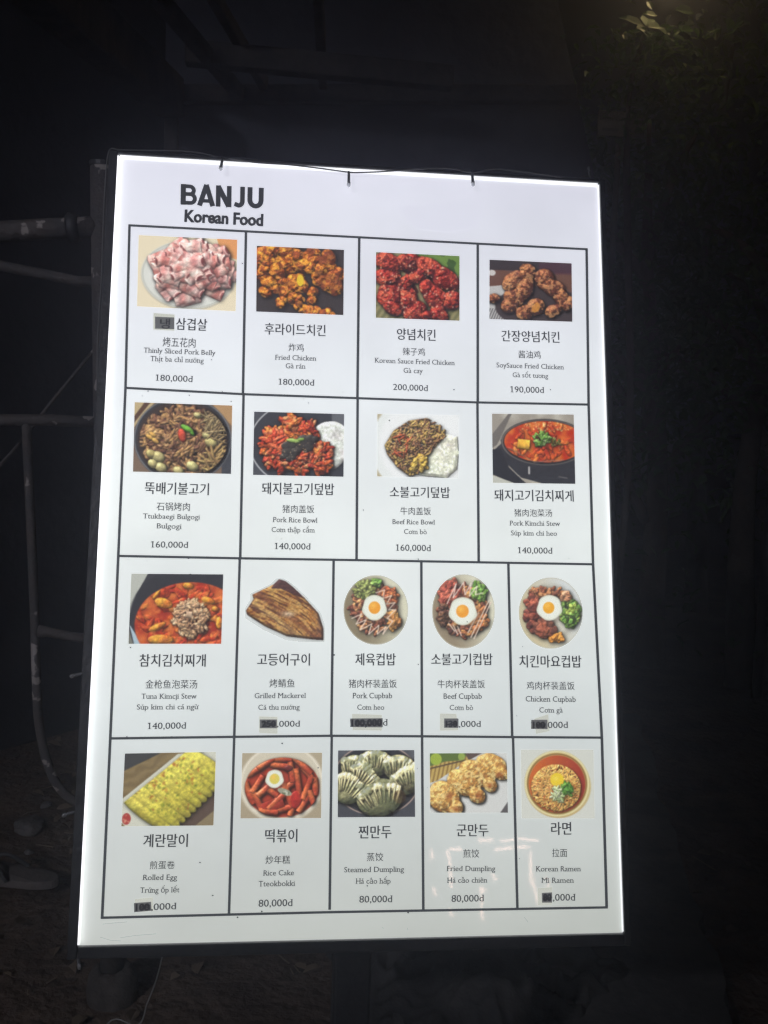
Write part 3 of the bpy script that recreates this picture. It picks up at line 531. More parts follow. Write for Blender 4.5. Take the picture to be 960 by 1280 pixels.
for a, b, w, h in [(at(20, -50, 1.1), at(214, 122, 2.5), .09, .13), (at(232, 66, 2.15), at(566, 98, 2.15), .06, .07), (at(214, 118, 2.52), at(720, 118, 2.52), .05, .06), (at(150, -60, 1.5), at(300, 118, 2.45), .035, .05), (at(235, -60, 1.6), at(330, 105, 2.5), .03, .045), (at(395, -60, 1.7), at(404, 105, 2.5), .03, .045)]:
    bm = bmesh.new(); beam(bm, a, b, w, h); bev(obj('roof_beam', bm, timber, shed), .006)
bm = bmesh.new(); box(bm, c0.x+.004, c0.x+.05, WY-.06, WY-.003, -.03, at(206, 132, WY).z); bev(obj('corner_post', bm, timber, shed), .005)

# ---------------------------------------------------------------- pipe railing on the left
PY = onz(141, 1247).y; base = onz(141, 1247)
rail = empty('pipe_railing', 'rusty pipe railing with flaking pale paint left of the menu board', 'railing', (base.x, base.y, 0))
pt = at(128, 207, PY)
bm = bmesh.new(); tube(bm, [(base.x, base.y, -.05), (base.x*.5+pt.x*.5, PY, pt.z*.5), pt], .0215, 18); po = obj('post', bm, rust, rail, True)
bm = bmesh.new(); tube(bm, [pt-Vector((0, 0, .002)), pt+Vector((0, 0, .006))], [.0235, .0225], 18); obj('end_cap', bm, steel, po)
bm = bmesh.new(); n = 28; rings = []
for r, z in [(.047, -.04), (.049, .02), (.046, .045), (.036, .062), (.028, .066), (.0225, .062)]:
    rings.append([bm.verts.new((base.x+r*(1+.22*(fbm(k*.5, z*30, 2)-.5))*math.cos(k*2*math.pi/n), base.y+r*(1+.22*(fbm(k*.5+9, z*30, 2)-.5))*math.sin(k*2*math.pi/n), z+.012*(fbm(k*.8, z*9+3)-.5))) for k in range(n)])
for a, b in zip(rings, rings[1:]):
    for k in range(n): bm.faces.new((a[k], a[(k+1) % n], b[(k+1) % n], b[k]))
obj('footing', bm, mat('mortar', (.07, .062, .058), .95, col2=(.12, .108, .1), scale=18, bump=.9, bscale=60, spec=.15), rail, True)
def pipe(name, pts, r, Y=PY, sm=True, nn=14, cv=0, par=rail, m=rust):
    P = [at(x, y, Y+(d[0] if d else 0)) for x, y, *d in pts]
    bm = bmesh.new(); tube(bm, curve(P, cv) if cv else P, r, nn); return obj(name, bm, m, par, sm)
top_rail = pipe('rail', [(-60, 292), (0, 290), (60, 286), (122, 284)], .0185)
bm = bmesh.new(); q0 = at(84, 285, PY); q1 = at(99, 284, PY); dq = (q1-q0).normalized(); tube(bm, [q0, q0+dq*.004, q1-dq*.004, q1], [.022, .0265, .0265, .022], 18); obj('coupling', bm, steel, top_rail, True)
pipe('rail', [(-60, 316), (0, 332), (60, 344), (100, 352), (125, 351)], .0095, PY+.05)
pipe('rail', [(-60, 525), (0, 525), (60, 525), (124, 528)], .0105)
pipe('hoop', [(33, 529), (38, 640), (43, 760), (46, 860), (49, 905), (58, 950), (74, 984), (98, 1004), (132, 1012)], .0085, cv=6)
pipe('brace', [(48, 789), (60, 790), (90, 796), (124, 800)], [.0125, .009, .0085, .0095])
pipe('diagonal_rod', [(-20, 604), (30, 548), (60, 508), (124, 430)], .0032, PY+.09)

# ---------------------------------------------------------------- things on the ground
def along(px0, px1):
    a, b = onz(*px0), onz(*px1); return a, (b-a).normalized()
a, d = along((-60, 1098), (70, 1123)); side = Vector((-d.y, d.x, 0)); L = .28
heel = onz(72, 1122); toe = heel-d*L
bm = bmesh.new(); up = []; dn = []; n = 44
for k in range(n):
    t = 2*math.pi*k/n; u = .5-.5*math.cos(t); w = (.036+.016*u**1.5)*math.sqrt(max(0, 1-(2*u-1)**4))*(1 if t < math.pi else -1)
    p = heel+d*(-L*u)+side*(w+.008*math.sin(u*3)); z = .034+.012*(1-u)**2+.014*max(0, u-.8)*5
    up.append((p.x, p.y, z)); dn.append((p.x, p.y, z-.02))
vu = [bm.verts.new(p) for p in up]; vd = [bm.verts.new(p) for p in dn]; bm.faces.new(vu); bm.faces.new(vd[::-1])
for k in range(n): bm.faces.new((vd[k], vd[(k+1) % n], vu[(k+1) % n], vu[k]))
ff = tag(obj('flip_flop', bm, rubber, loc=(heel.x-d.x*L/2, heel.y-d.y*L/2, 0)), 'worn brown flip flop lying on the dirt left of the menu board', 'sandal')
bev(ff, .004, 3)
bm = bmesh.new(); c = heel-d*L*.74
for s in (1, -1): tube(bm, curve([c+Vector((0, 0, .05)), c+d*.05+side*.022*s+Vector((0, 0, .07)), c+d*.1+side*.043*s+Vector((0, 0, .04))], 6), .005, 8)
so = obj('strap', bm, strap_m, ff, True)
def rock(px, py, rx, ry, rz, seed, label, name='stone', m=rock_m, rot=0.):
    p = onz(px, py); bm = bmesh.new(); bmesh.ops.create_icosphere(bm, subdivisions=4, radius=1)
    for v in bm.verts:
        k = 1+.5*(fbm(v.co.x*1.4+seed, v.co.y*1.4+v.co.z*1.1, 4)-.5); x, y = v.co.x*rx*k, v.co.y*ry*k
        v.co = Vector((p.x+x*math.cos(rot)-y*math.sin(rot), p.y+x*math.sin(rot)+y*math.cos(rot), gz(p.x, p.y)+rz*.3+v.co.z*rz*k))
    return tag(obj(name, bm, m, smooth=True, loc=(p.x, p.y, 0)), label, 'stone')
rock(37, 1034, .042, .05, .022, 3, 'flat grey stone on the dirt beyond the flip flop', rot=.3)
rock(36, 1064, .012, .01, .008, 9, 'tiny pebble between the flat stone and the flip flop')
rock(150, 990, .02, .02, .012, 5, 'small stone on the dirt below the bent pipe', rot=1)
rock(58, 1006, .018, .012, .01, 15, 'small dark stone beside the bend of the pipe', rot=1)

# crumpled black plastic sheet under the board
hp = onz(610, 1235); bm = bmesh.new(); N = 110; Vg = []
def ridge(x, y, o=3): return sum((1-abs(2*vnoise(x*2**k+k*7, y*2**k+k*3)-1))*.5**k for k in range(o))/1.75
for j in range(N+1):
    row = []
    for i in range(N+1):
        u = i/N*2-1; v = j/N*2-1; r = max(abs(u), abs(v)); wob = 1+.35*(fbm(u*2+4, v*2, 3)-.5)
        x = hp.x+u*.30*wob+.03*(fbm(u*3, v*3+7)-.5); y = hp.y+v*.24*wob; e = max(0, 1-math.hypot(u*.95, v*.95)**2.2)
        z = gz(x, y)+.006+e*(.02+.15*ridge(u*2.2+5, v*2.0+1)**2.2)
        row.append(bm.verts.new((x, y, z)))
    Vg.append(row)
for j in range(N):
    for i in range(N): bm.faces.new((Vg[j][i], Vg[j][i+1], Vg[j+1][i+1], Vg[j+1][i]))
tag(obj('plastic_sheet', bm, plastic, smooth=True, loc=(hp.x, hp.y, 0)), 'crumpled black plastic sheet heaped on the ground below the menu board', 'plastic sheet')

# thin pale cable hanging from the board to the ground
bm = bmesh.new(); Yc = .12
pts = [at(206, 1176, Yc), at(203, 1195, Yc), at(195, 1226, Yc+.02), at(184, 1254, Yc+.03), at(172, 1282, Yc+.03)]
e = pts[-1]; pts += [Vector((e.x-.05, e.y+.02, .28)), Vector((e.x-.1, e.y+.05, .012)), Vector((e.x-.3, e.y-.05, .014)), Vector((e.x-.5, e.y+.05, .012))]
tube(bm, curve(pts, 8), .0011, 6); tag(obj('power_cable', bm, pale_cable, smooth=True, loc=(e.x, e.y, 0)), 'thin pale cable hanging under the left end of the menu board', 'cable')

def leaf_quad(bm, p, L, w, yaw, pitch, roll=0., fold=.25, R=None):
    R = R or Euler((pitch, roll, yaw)).to_matrix(); P = []
    for x, y, z in [(0, 0, 0), (w*.5, L*.35, fold*w), (w*.42, L*.7, fold*w*.8), (0, L, -.1*L), (-w*.42, L*.7, fold*w*.8), (-w*.5, L*.35, fold*w), (0, L*.35, 0), (0, L*.7, 0)]:
        P.append(bm.verts.new(Vector(p)+R @ Vector((x, y, z))))
    for f in ((0, 1, 6), (0, 6, 5), (1, 2, 7, 6), (5, 6, 7, 4), (2, 3, 7), (7, 3, 4)): bm.faces.new([P[i] for i in f])
bm = bmesh.new(); rg = random.Random(5)
for i in range(420):
    x = rg.uniform(-1.5, 1.2); y = rg.uniform(.2, 2.5)
    leaf_quad(bm, (x, y, gz(x, y)+.006), rg.uniform(.02, .06), rg.uniform(.012, .03), rg.uniform(0, 6.3), rg.uniform(-.25, .3), rg.uniform(-.4, .4))
for i in range(160):
    x = rg.uniform(-1.5, 1.2); y = rg.uniform(.2, 2.5); t = rg.uniform(0, 6.3); l = rg.uniform(.02, .08)
    tube(bm, [(x, y, gz(x, y)+.006), (x+l*math.cos(t), y+l*math.sin(t), gz(x, y)+.01)], .0018, 5)
tag(obj('leaf_litter', bm, dry_leaf), 'dry leaves and twigs scattered over the dirt', kind='stuff')

# ---------------------------------------------------------------- trees, sign and lamp on the right
def tree(px, Y, h, cr, n, seed, label, lsize=.07, z0=.9):
    rg = random.Random(seed); p = at(px, 800, Y); root = empty('leafy_tree', label, 'tree', (p.x, Y, 0), 'trees right of the board')
    bm = bmesh.new(); base = Vector((p.x, Y, -.05)); tip = base+Vector((rg.uniform(-.15, .15), rg.uniform(-.1, .1), h*.75))
    mid = (base+tip)/2+Vector((rg.uniform(-.1, .1), 0, 0)); tube(bm, curve([base, mid, tip], 5), [.07-.005*k for k in range(11)], 10); ends = []
    for k in range(11):
        s = base.lerp(tip, rg.uniform(.35, 1)); an = rg.uniform(0, 6.28); q = s+Vector((math.cos(an)*cr*rg.uniform(.4, .95), math.sin(an)*cr*rg.uniform(.4, .95), rg.uniform(.1, .6)*h*.4))
        tube(bm, curve([s, s.lerp(q, .5)+Vector((0, 0, .08)), q], 4), [.028-.0025*j for j in range(9)], 7); ends += [s.lerp(q, .6), q, q]
    obj('trunk', bm, bark, root, True); bm = bmesh.new()
    cl = [e+Vector((rg.gauss(0, .12), rg.gauss(0, .12), rg.gauss(0, .15))) for e in ends for _ in range(3)]
    cl += [Vector((p.x+rg.gauss(0, cr*.45), Y+rg.gauss(0, cr*.4), rg.uniform(z0, h))) for _ in range(26)]
    for i in range(n):
        c = cl[rg.randrange(len(cl))]; s = c+Vector((rg.gauss(0, .15), rg.gauss(0, .15), rg.gauss(0, .13)))
        leaf_quad(bm, s, lsize*rg.uniform(.6, 1.3), lsize*.45*rg.uniform(.7, 1.2), rg.uniform(0, 6.3), rg.uniform(-1.2, .5), rg.uniform(-.6, .6))
    obj('crown', bm, leaf_m, root); return root
tree(812, 3.3, 2.7, .6, 2600, 1, 'dark broad tree under the warm lamp, behind the small dim notice', z0=.3)
tree(930, 2.9, 2.6, .6, 2200, 2, 'dark leafy tree at the right edge of the picture', z0=.2)
tree(868, 4.6, 3.2, .8, 2200, 3, 'tall dark tree between and behind the other two', z0=.4)
tree(745, 5.2, 3.3, .8, 2000, 4, 'farthest dark tree just past the end of the shed wall', z0=.4)

LP = at(842, -46, 2.55)
lamp = empty('street_lamp', 'warm street lamp on a thin pole above the trees', 'street lamp', (LP.x+.62, 2.75, 0))
bm = bmesh.new(); tube(bm, curve([(LP.x+.62, 2.75, -.05), (LP.x+.62, 2.75, LP.z), (LP.x+.54, 2.7, LP.z+.24), (LP.x+.05, 2.57, LP.z+.2)], 8), .022, 12); obj('pole', bm, steel, lamp, True)
bm = bmesh.new(); n = 24; rings = [[bm.verts.new((LP.x+r*math.cos(k*2*math.pi/n), LP.y+r*math.sin(k*2*math.pi/n), LP.z+z)) for k in range(n)] for r, z in [(.11, -.01), (.085, .07), (.05, .12), (.02, .2), (.001, .2)]]
for a, b in zip(rings, rings[1:]):
    for k in range(n): bm.faces.new((a[k], a[(k+1) % n], b[(k+1) % n], b[k]))
obj('lamp_shade', bm, steel, lamp, True)
bm = bmesh.new(); bmesh.ops.create_uvsphere(bm, u_segments=16, v_segments=10, radius=.03); bmesh.ops.translate(bm, verts=bm.verts, vec=LP+Vector((0, 0, -.012)))
obj('bulb', bm, emat('warm_bulb', (.8, .6, .3), (1, .72, .34), 52), lamp, True)
# the sprig of broad leaves that the lamp picks out
sp = at(805, 34, 2.5); sb = empty('lit_shrub', 'climbing plant whose broad leaves catch the warm lamp light', 'plant', (sp.x+.03, 2.6, 0))
bm = bmesh.new(); tube(bm, curve([(sp.x+.03, 2.6, -.03), (sp.x+.08, 2.62, 1.0), (sp.x-.02, 2.56, sp.z-.35), sp+Vector((0, 0, -.02))], 8), [.014]*16+[.008]*8+[.005], 8); obj('stem', bm, bark, sb, True)
bm = bmesh.new(); rg = random.Random(3)
for px, py, yw, L in [(805, 33, 1.0, .085), (807, 33, -.5, .095), (810, 34, -1.2, .08), (806, 34, 2.2, .06), (822, 20, 1.4, .05), (843, 12, -1.5, .08), (852, 38, -1.2, .06), (834, 44, .5, .05), (815, 12, .2, .045)]:
    leaf_quad(bm, at(px, py, 2.5+rg.uniform(-.03, .03)), L*1.15, L*.6, 0, 0, fold=.12, R=Matrix.Rotation(rg.uniform(-.1, .35), 3, 'Z') @ Matrix.Rotation(rg.uniform(.75, 1.05), 3, 'X') @ Matrix.Rotation(yw, 3, 'Z'))
for i in range(420):
    px = rg.gauss(812, 42); py = 34+abs(rg.gauss(0, 75)); leaf_quad(bm, at(px, py, 2.52+rg.gauss(0, .09)), rg.uniform(.03, .06), rg.uniform(.012, .022), rg.uniform(0, 6.3), rg.uniform(-.9, .4), rg.uniform(-.5, .5))
obj('leaves', bm, leaf_m, sb)

# small notice beyond the board
s0 = at(748, 138, 3.0); s1 = at(805, 173, 3.0)
sg = empty('notice_sign', 'small dim grey notice with two lines of dark letters on a thin post', 'sign', ((s0.x+s1.x)/2, 3.02, 0))
bm = bmesh.new(); box(bm, s0.x, s1.x, 3.0, 3.008, s1.z, s0.z); bev(obj('sign_panel', bm, mat('sign_grey', (.05, .052, .065), .8, col2=(.085, .088, .11), scale=30, spec=.1), sg), .002)
bm = bmesh.new(); tube(bm, [((s0.x+s1.x)/2, 3.022, -.03), ((s0.x+s1.x)/2, 3.022, s0.z-.01)], .012, 10); obj('post', bm, steel, sg, True)

# added fill lamp, unseen: it faintly lights the ground, the railing and the shed
WL = Vector((-2.3, -3.4, 2.7))
wl = empty('fill_lamp', 'added fill lamp on a tall pole, unseen behind the viewer at left', 'lamp', (WL.x-.4, WL.y-.1, 0))
bm = bmesh.new(); tube(bm, curve([(WL.x-.4, WL.y-.1, -.05), (WL.x-.4, WL.y-.1, WL.z), (WL.x-.3, WL.y-.08, WL.z+.2), (WL.x, WL.y, WL.z+.16)], 8), .02, 12); obj('pole', bm, steel, wl, True)
bm = bmesh.new(); n = 24; rings = [[bm.verts.new((WL.x+r*math.cos(k*2*math.pi/n), WL.y+r*math.sin(k*2*math.pi/n), WL.z+z)) for k in range(n)] for r, z in [(.14, -.01), (.1, .07), (.05, .12), (.02, .16), (.001, .16)]]
for a, b in zip(rings, rings[1:]):
    for k in range(n): bm.faces.new((a[k], a[(k+1) % n], b[(k+1) % n], b[k]))
obj('lamp_shade', bm, steel, wl, True)
ld = bpy.data.lights.new('fill_light', 'SPOT'); ld.energy = 215; ld.color = (.95, .94, 1); ld.shadow_soft_size = .05; ld.spot_size = math.radians(54); ld.spot_blend = 1.
lo = bpy.data.objects.new('fill_light', ld); COL.objects.link(lo); lo.parent = wl; lo.location = WL-Vector(wl.location)-Vector((0, 0, .03))
lo.rotation_euler = (Vector((-1.05, 1.2, .6))-WL).to_track_quat('-Z', 'Y').to_euler()
# ---------------------------------------------------------------- the lit menu board
hw, hh = BW/2, BH/2
pz = bd(0, -hh-.011, -.055)
post_x = at(438, 1240, pz.y).x; root_p = Vector((post_x, pz.y, 0))
menu = empty('menu_board', 'lit white menu board of dish pictures in a black frame on a post', 'menu board', root_p)
LIP = .0105
bm = bmesh.new()
for x0, x1, z0, z1 in [(-hw-LIP, -hw, -hh-LIP-.002, hh+.004), (hw, hw+.007, -hh-LIP-.002, hh+.004), (-hw+.0002, hw-.0002, -hh-LIP-.002, -hh), (-hw+.0002, hw-.0002, hh, hh+.0038)]:
    bbox(bm, x0, x1, z0, z1, -.028, .0065)
bev(obj('frame', bm, frame_m, menu), .0012, 2)
bm = bmesh.new(); bbox(bm, -hw+.001, hw-.001, -hh+.001, hh-.001, -.026, -.004); obj('housing', bm, steel, menu)
panel_m = emat('light_panel', (.75, .75, .76), (.93, .95, 1.0), .95, .2)
bm = bmesh.new(); bbox(bm, -hw+.0003, hw-.0003, -hh+.0003, hh-.0003, -.0035, 0); obj('light_panel', bm, panel_m, menu)
strip_m = emat('led_strip', (.8, .8, .8), (.95, .97, 1.0), 1.9, .4)
dim_strip_m = emat('dim_led_strip', (.8, .8, .8), (.95, .97, 1.0), .8, .4)  # same strip with lower emission, for the right and top edges
for x0, x1, z0, z1 in [(-hw+.0002, -hw+.0008, -hh+.002, hh-.002), (hw-.0008, hw-.0002, -hh+.002, hh-.002), (-hw+.002, hw-.002, hh-.0008, hh-.0002)]:
    bm = bmesh.new(); bbox(bm, x0, x1, z0, z1, .0005, .0062 if x1 < 0 else .0035); obj('led_strip', bm, strip_m if x1 < 0 else dim_strip_m, menu)
bm = bmesh.new(); box(bm, root_p.x-.021, root_p.x+.021, root_p.y-.021, root_p.y+.021, -.05, pz.z+.02); bev(obj('post', bm, steel, menu), .003)

# print sheet: backlit, so it emits; the lamps behind it are stronger in the middle than at the foot
sheet_m = bpy.data.materials.new('print_sheet'); sheet_m.use_nodes = True; nt = sheet_m.node_tree; n = nt.nodes; L = nt.links; b = n['Principled BSDF']
b.inputs['Base Color'].default_value = (.7, .7, .7, 1); b.inputs['Roughness'].default_value = .025; b.inputs['Specular IOR Level'].default_value = .5
tc = n.new('ShaderNodeTexCoord'); sx = n.new('ShaderNodeSeparateXYZ'); mr = n.new('ShaderNodeMapRange'); mr.inputs['From Min'].default_value = .56; mr.inputs['From Max'].default_value = 1.45
cr_ = n.new('ShaderNodeValToRGB'); els = cr_.color_ramp.elements
els[0].position = 0; els[0].color = (.445, .47, .43, 1); els[1].position = 1; els[1].color = (.655, .66, .755, 1)
for pos, c in [(.25, (.59, .635, .625)), (.5, (.755, .80, .78)), (.72, (.735, .77, .80))]:
    e = els.new(pos); e.color = (*c, 1)
nz = n.new('ShaderNodeTexNoise'); nz.inputs['Scale'].default_value = 4; nz.inputs['Detail'].default_value = 2
nz.inputs['Detail'].default_value = 7; nz.inputs['Roughness'].default_value = .62; mm = n.new('ShaderNodeMapRange'); mm.inputs['From Min'].default_value = .3; mm.inputs['From Max'].default_value = .7; mm.inputs['To Min'].default_value = .95; mm.inputs['To Max'].default_value = 1.13
bp = n.new('ShaderNodeBump'); bp.inputs['Strength'].default_value = .03; bp.inputs['Distance'].default_value = .002
nb = n.new('ShaderNodeTexNoise'); nb.inputs['Scale'].default_value = 22; nb.inputs['Detail'].default_value = 1
L.new(tc.outputs['Object'], sx.inputs[0]); L.new(sx.outputs['Z'], mr.inputs['Value']); L.new(mr.outputs[0], cr_.inputs[0]); L.new(cr_.outputs[0], b.inputs['Emission Color'])
L.new(tc.outputs['Object'], nz.inputs['Vector']); L.new(nz.outputs['Fac'], mm.inputs['Value']); L.new(mm.outputs[0], b.inputs['Emission Strength'])
L.new(tc.outputs['Object'], nb.inputs['Vector']); L.new(nb.outputs['Fac'], bp.inputs['Height']); L.new(bp.outputs[0], b.inputs['Normal'])
bm = bmesh.new(); TOPG = .0042
v = [bm.verts.new(bd(x, z, .0006)) for x, z in [(-hw+.001, -hh+.0004), (hw-.0009, -hh+.0004), (hw-.0009, hh-TOPG), (-hw+.001, hh-TOPG)]]; bm.faces.new(v)
sheet = obj('print_sheet', bm, sheet_m, menu)

ink = emat('ink', (.03, .03, .034), (.030, .032, .036), 1, .35, False)
line_ink = emat('line_ink', (.03, .032, .036), (.045, .05, .055), 1, .35, False)
fine_ink = emat('fine_ink', (.03, .03, .034), (.03, .032, .037), 1, .4, False)

def b2(px, py):
    p = onb(px, py)-BC; return p.dot(BR), p.dot(BU)
def ribbon(bm, pts, wpx, off):
    P = [Vector(b2(*p)) for p in pts]; s = (b2(pts[0][0]+wpx, pts[0][1])[0]-b2(*pts[0])[0])/2; Q = []
    for i, p in enumerate(P):
        t = (P[min(i+1, len(P)-1)]-P[max(0, i-1)]).normalized(); nn = Vector((-t.y, t.x))*s
        Q.append((bm.verts.new(bd(*(p-nn), off)), bm.verts.new(bd(*(p+nn), off))))
    for a, b in zip(Q, Q[1:]): bm.faces.new((a[0], b[0], b[1], a[1]))
GRID_H = [[(160.5, 282), (306, 289.5), (449, 297), (597, 305), (734.5, 312)], [(155.5, 485), (304, 493), (447, 498), (597, 503.3), (737, 506)], [(146.5, 695), (300, 698), (446, 700.3), (600, 703), (742.5, 705.5)],
          [(136.5, 923), (294, 921), (414, 919.7), (527, 920.3), (641, 921.3), (753.5, 922)], [(126, 1147), (286, 1143), (411, 1140), (528, 1138), (645, 1136), (759.5, 1134)]]
GRID_V = [[(162, 282), (157, 485), (148, 695), (138, 923), (127.8, 1147)], [(733, 312), (735.5, 506), (741, 705.5), (752, 922), (758, 1134)],
          [(307.5, 290), (303.7, 493)], [(449, 297), (446.7, 498)], [(597, 305), (597, 503)], [(304.5, 493), (300.3, 698)], [(447, 498), (445.6, 700)], [(596.6, 503), (598.2, 703)],
          [(299.8, 698), (292.8, 921)], [(417, 700), (414, 919.7)], [(526.5, 702), (527.3, 920)], [(635.2, 704), (640, 921)], [(292.8, 921), (286.2, 1143)], [(414.6, 920), (412, 1137)], [(527.4, 920), (529, 1138)], [(641, 921), (646.5, 1136)]]
bm = bmesh.new()
for l in GRID_H: ribbon(bm, l, 3.2, .0009)
for l in GRID_V: ribbon(bm, l, 3.3, .00095)
obj('grid_lines', bm, line_ink, sheet)

# lettering ------------------------------------------------------
_cache = {}
def glyphs(body, bold=0., res=3):
    key = (body, bold)
    if key in _cache: return _cache[key]
    c = bpy.data.curves.new('lettering', 'FONT'); c.body = body; c.resolution_u = res; c.offset = bold; c.fill_mode = 'FRONT'
    o = bpy.data.objects.new('lettering', c); COL.objects.link(o)
    dg = bpy.context.evaluated_depsgraph_get(); me = bpy.data.meshes.new_from_object(o.evaluated_get(dg))
    vs_ = [v.co.copy() for v in me.vertices]; fs_ = [list(p.vertices) for p in me.polygons]
    cnt = {}
    for f in fs_:
        for i in range(len(f)): k = tuple(sorted((f[i], f[(i+1) % len(f)]))); cnt[k] = cnt.get(k, 0)+1
    edges = [k for k, v in cnt.items() if v == 1]
    bpy.data.objects.remove(o); bpy.data.curves.remove(c); bpy.data.meshes.remove(me)
    _cache[key] = (vs_, fs_, edges); return _cache[key]
def serifs(vs_, edges, caps=.682, xh=.449, asc=.682):
    out = []
    for a, b in edges:
        p, q = vs_[a], vs_[b]; w = abs(p.x-q.x)
        if abs(p.y-q.y) > .002 or not .055 < w < .16: continue
        y = p.y; x0, x1 = min(p.x, q.x), max(p.x, q.x); s = .09; th = .055
        if abs(y) < .02: out.append((x0-s, x1+s, y, y+th))
        elif abs(y-caps) < .03 or abs(y-asc) < .02: out.append((x0-s, x1+s*.5, y-th, y))
        elif abs(y-xh) < .03: out.append((x0-s, x1, y-th, y))
    return out
HORN = {'ơ': 'o', 'ư': 'u', 'ớ': 'ó', 'ừ': 'ù', 'ứ': 'ú', 'ờ': 'ò'}
def put_text(bm, body, x0, x1, b0, b1, h, kind, off=.0012):
    serif = kind in 'EVP'
    horns = [i for i, ch in enumerate(body) if ch in HORN]           # the hooked o and u of Vietnamese: letter plus a small hook
    body = ''.join(HORN.get(ch, ch) for ch in body)
    vs_, fs_, ed = glyphs(body, {'T': .03}.get(kind, 0.))
    tx0 = min(v.x for v in vs_); tx1 = max(v.x for v in vs_); ty0 = min(v.y for v in vs_); ty1 = max(v.y for v in vs_)
    P0 = Vector(b2(x0, b0)); P1 = Vector(b2(x1, b1)); ex = (P1-P0)/(tx1-tx0); nrm = Vector((-ex.y, ex.x)).normalized()
    mpp = (Vector(b2(x0, b0-10))-P0).length/10
    if kind in 'KC': ey = nrm*(h*mpp/(ty1-ty0)); yo = ty0
    else: ey = nrm*(h*mpp/.682); yo = 0
    f = lambda x, y: bd(*(P0+ex*(x-tx0)+ey*(y-yo)), off)
    fat = {'K': .04, 'C': .018, 'E': .022, 'V': .018, 'P': .022, 'T': .04}[kind]       # weight of the print: the same outline set twice
    for k, dx in enumerate((-fat/2, fat/2) if fat else (0,)):
        vv = [bm.verts.new(f(v.x+dx, v.y+dx*.3)+BN*.00003*k) for v in vs_]
        for p in fs_:
            try: bm.faces.new([vv[i] for i in p])
            except ValueError: pass
    if serif:
        for i, ch in enumerate(body):
            if ch == '1':
                gx = max(v.x for v in glyphs(body[:i+1])[0]) ; x0_, x1_ = gx-.098, gx
                for q in (((x0_-.11, 0), (x1_+.11, 0), (x1_+.11, .05), (x0_-.11, .05)), ((x0_-.13, .53), (x0_+.02, .60), (x0_+.02, .682), (x0_-.13, .59))):
                    bm.faces.new([bm.verts.new(f(x, y)+BN*.00007) for x, y in q])
    for i in horns:
        pv_, _, _ = glyphs(body[:i+1], .006); hx = max(v.x for v in pv_)
        for (ax, ay), (bx, by), w in [((hx-.05, .39), (hx+.07, .45), .03), ((hx+.05, .44), (hx+.085, .56), .03)]:
            t = Vector((-(by-ay), bx-ax)).normalized()*w
            bm.faces.new([bm.verts.new(f(x, y)+BN*.00008) for x, y in ((ax-t.x, ay-t.y), (bx-t.x, by-t.y), (bx+t.x, by+t.y), (ax+t.x, ay+t.y))])
    if serif:
        for a, b, c, d in serifs(vs_, ed):
            bm.faces.new([bm.verts.new(bd(*(P0+ex*(x-tx0)+ey*(y-yo)), off+.00005)) for x, y in ((a, c), (b, c), (b, d), (a, d))])

# heading: five block letters, drawn as bars and arcs
bm = bmesh.new(); s3 = lambda x, y: (130+x/3, 185+y/3)
def bl(pts, w=17, off=.0012): ribbon(bm, [s3(*p) for p in pts], w/3, off)
def arc(cx, cy, rx, ry, a0, a1, n=12): return [(cx+rx*math.cos(math.radians(a0+(a1-a0)*i/n)), cy+ry*math.sin(math.radians(a0+(a1-a0)*i/n))) for i in range(n+1)]
sk = .055                                              # the print slopes down to the right
Y = lambda x, y: y+(x-288)*sk
def B(pts): return [(x, Y(x, y)) for x, y in pts]
bl(B([(298, 136), (297, 214)]), 20)
bl(B([(296, 144), (322, 144)]+arc(322, 158.5, 15, 14.5, -90, 90)+[(296, 173)]), 16, .00125); bl(B([(296, 173), (324, 173)]+arc(324, 189.5, 17, 16.5, -90, 90)+[(296, 206)]), 16, .0013)
bl(B([(358, 214), (385, 134)]), 19); bl(B([(408, 214), (384, 134)]), 19, .00125); bl(B([(366, 195), (402, 195)]), 15, .0013)
bl(B([(428, 214), (429, 134)]), 18); bl(B([(428, 136), (468, 212)]), 20, .00125); bl(B([(469, 214), (470, 134)]), 18, .0013)
bl(B([(520, 134), (519, 188)]+arc(505, 188, 14, 17, 0, 120)+[(489, 200)]), 18)
bl(B([(548, 134), (547, 182)]+arc(568, 182, 21, 22.5, 180, 0)+[(590, 134)]), 19)
obj('heading_lettering', bm, ink, sheet)
bm = bmesh.new(); put_text(bm, 'Korean Food', 130+302/3, 130+596/3, 185+277/3, 185+293.5/3, 43/3, 'T'); obj('heading_lettering', bm, ink, sheet)

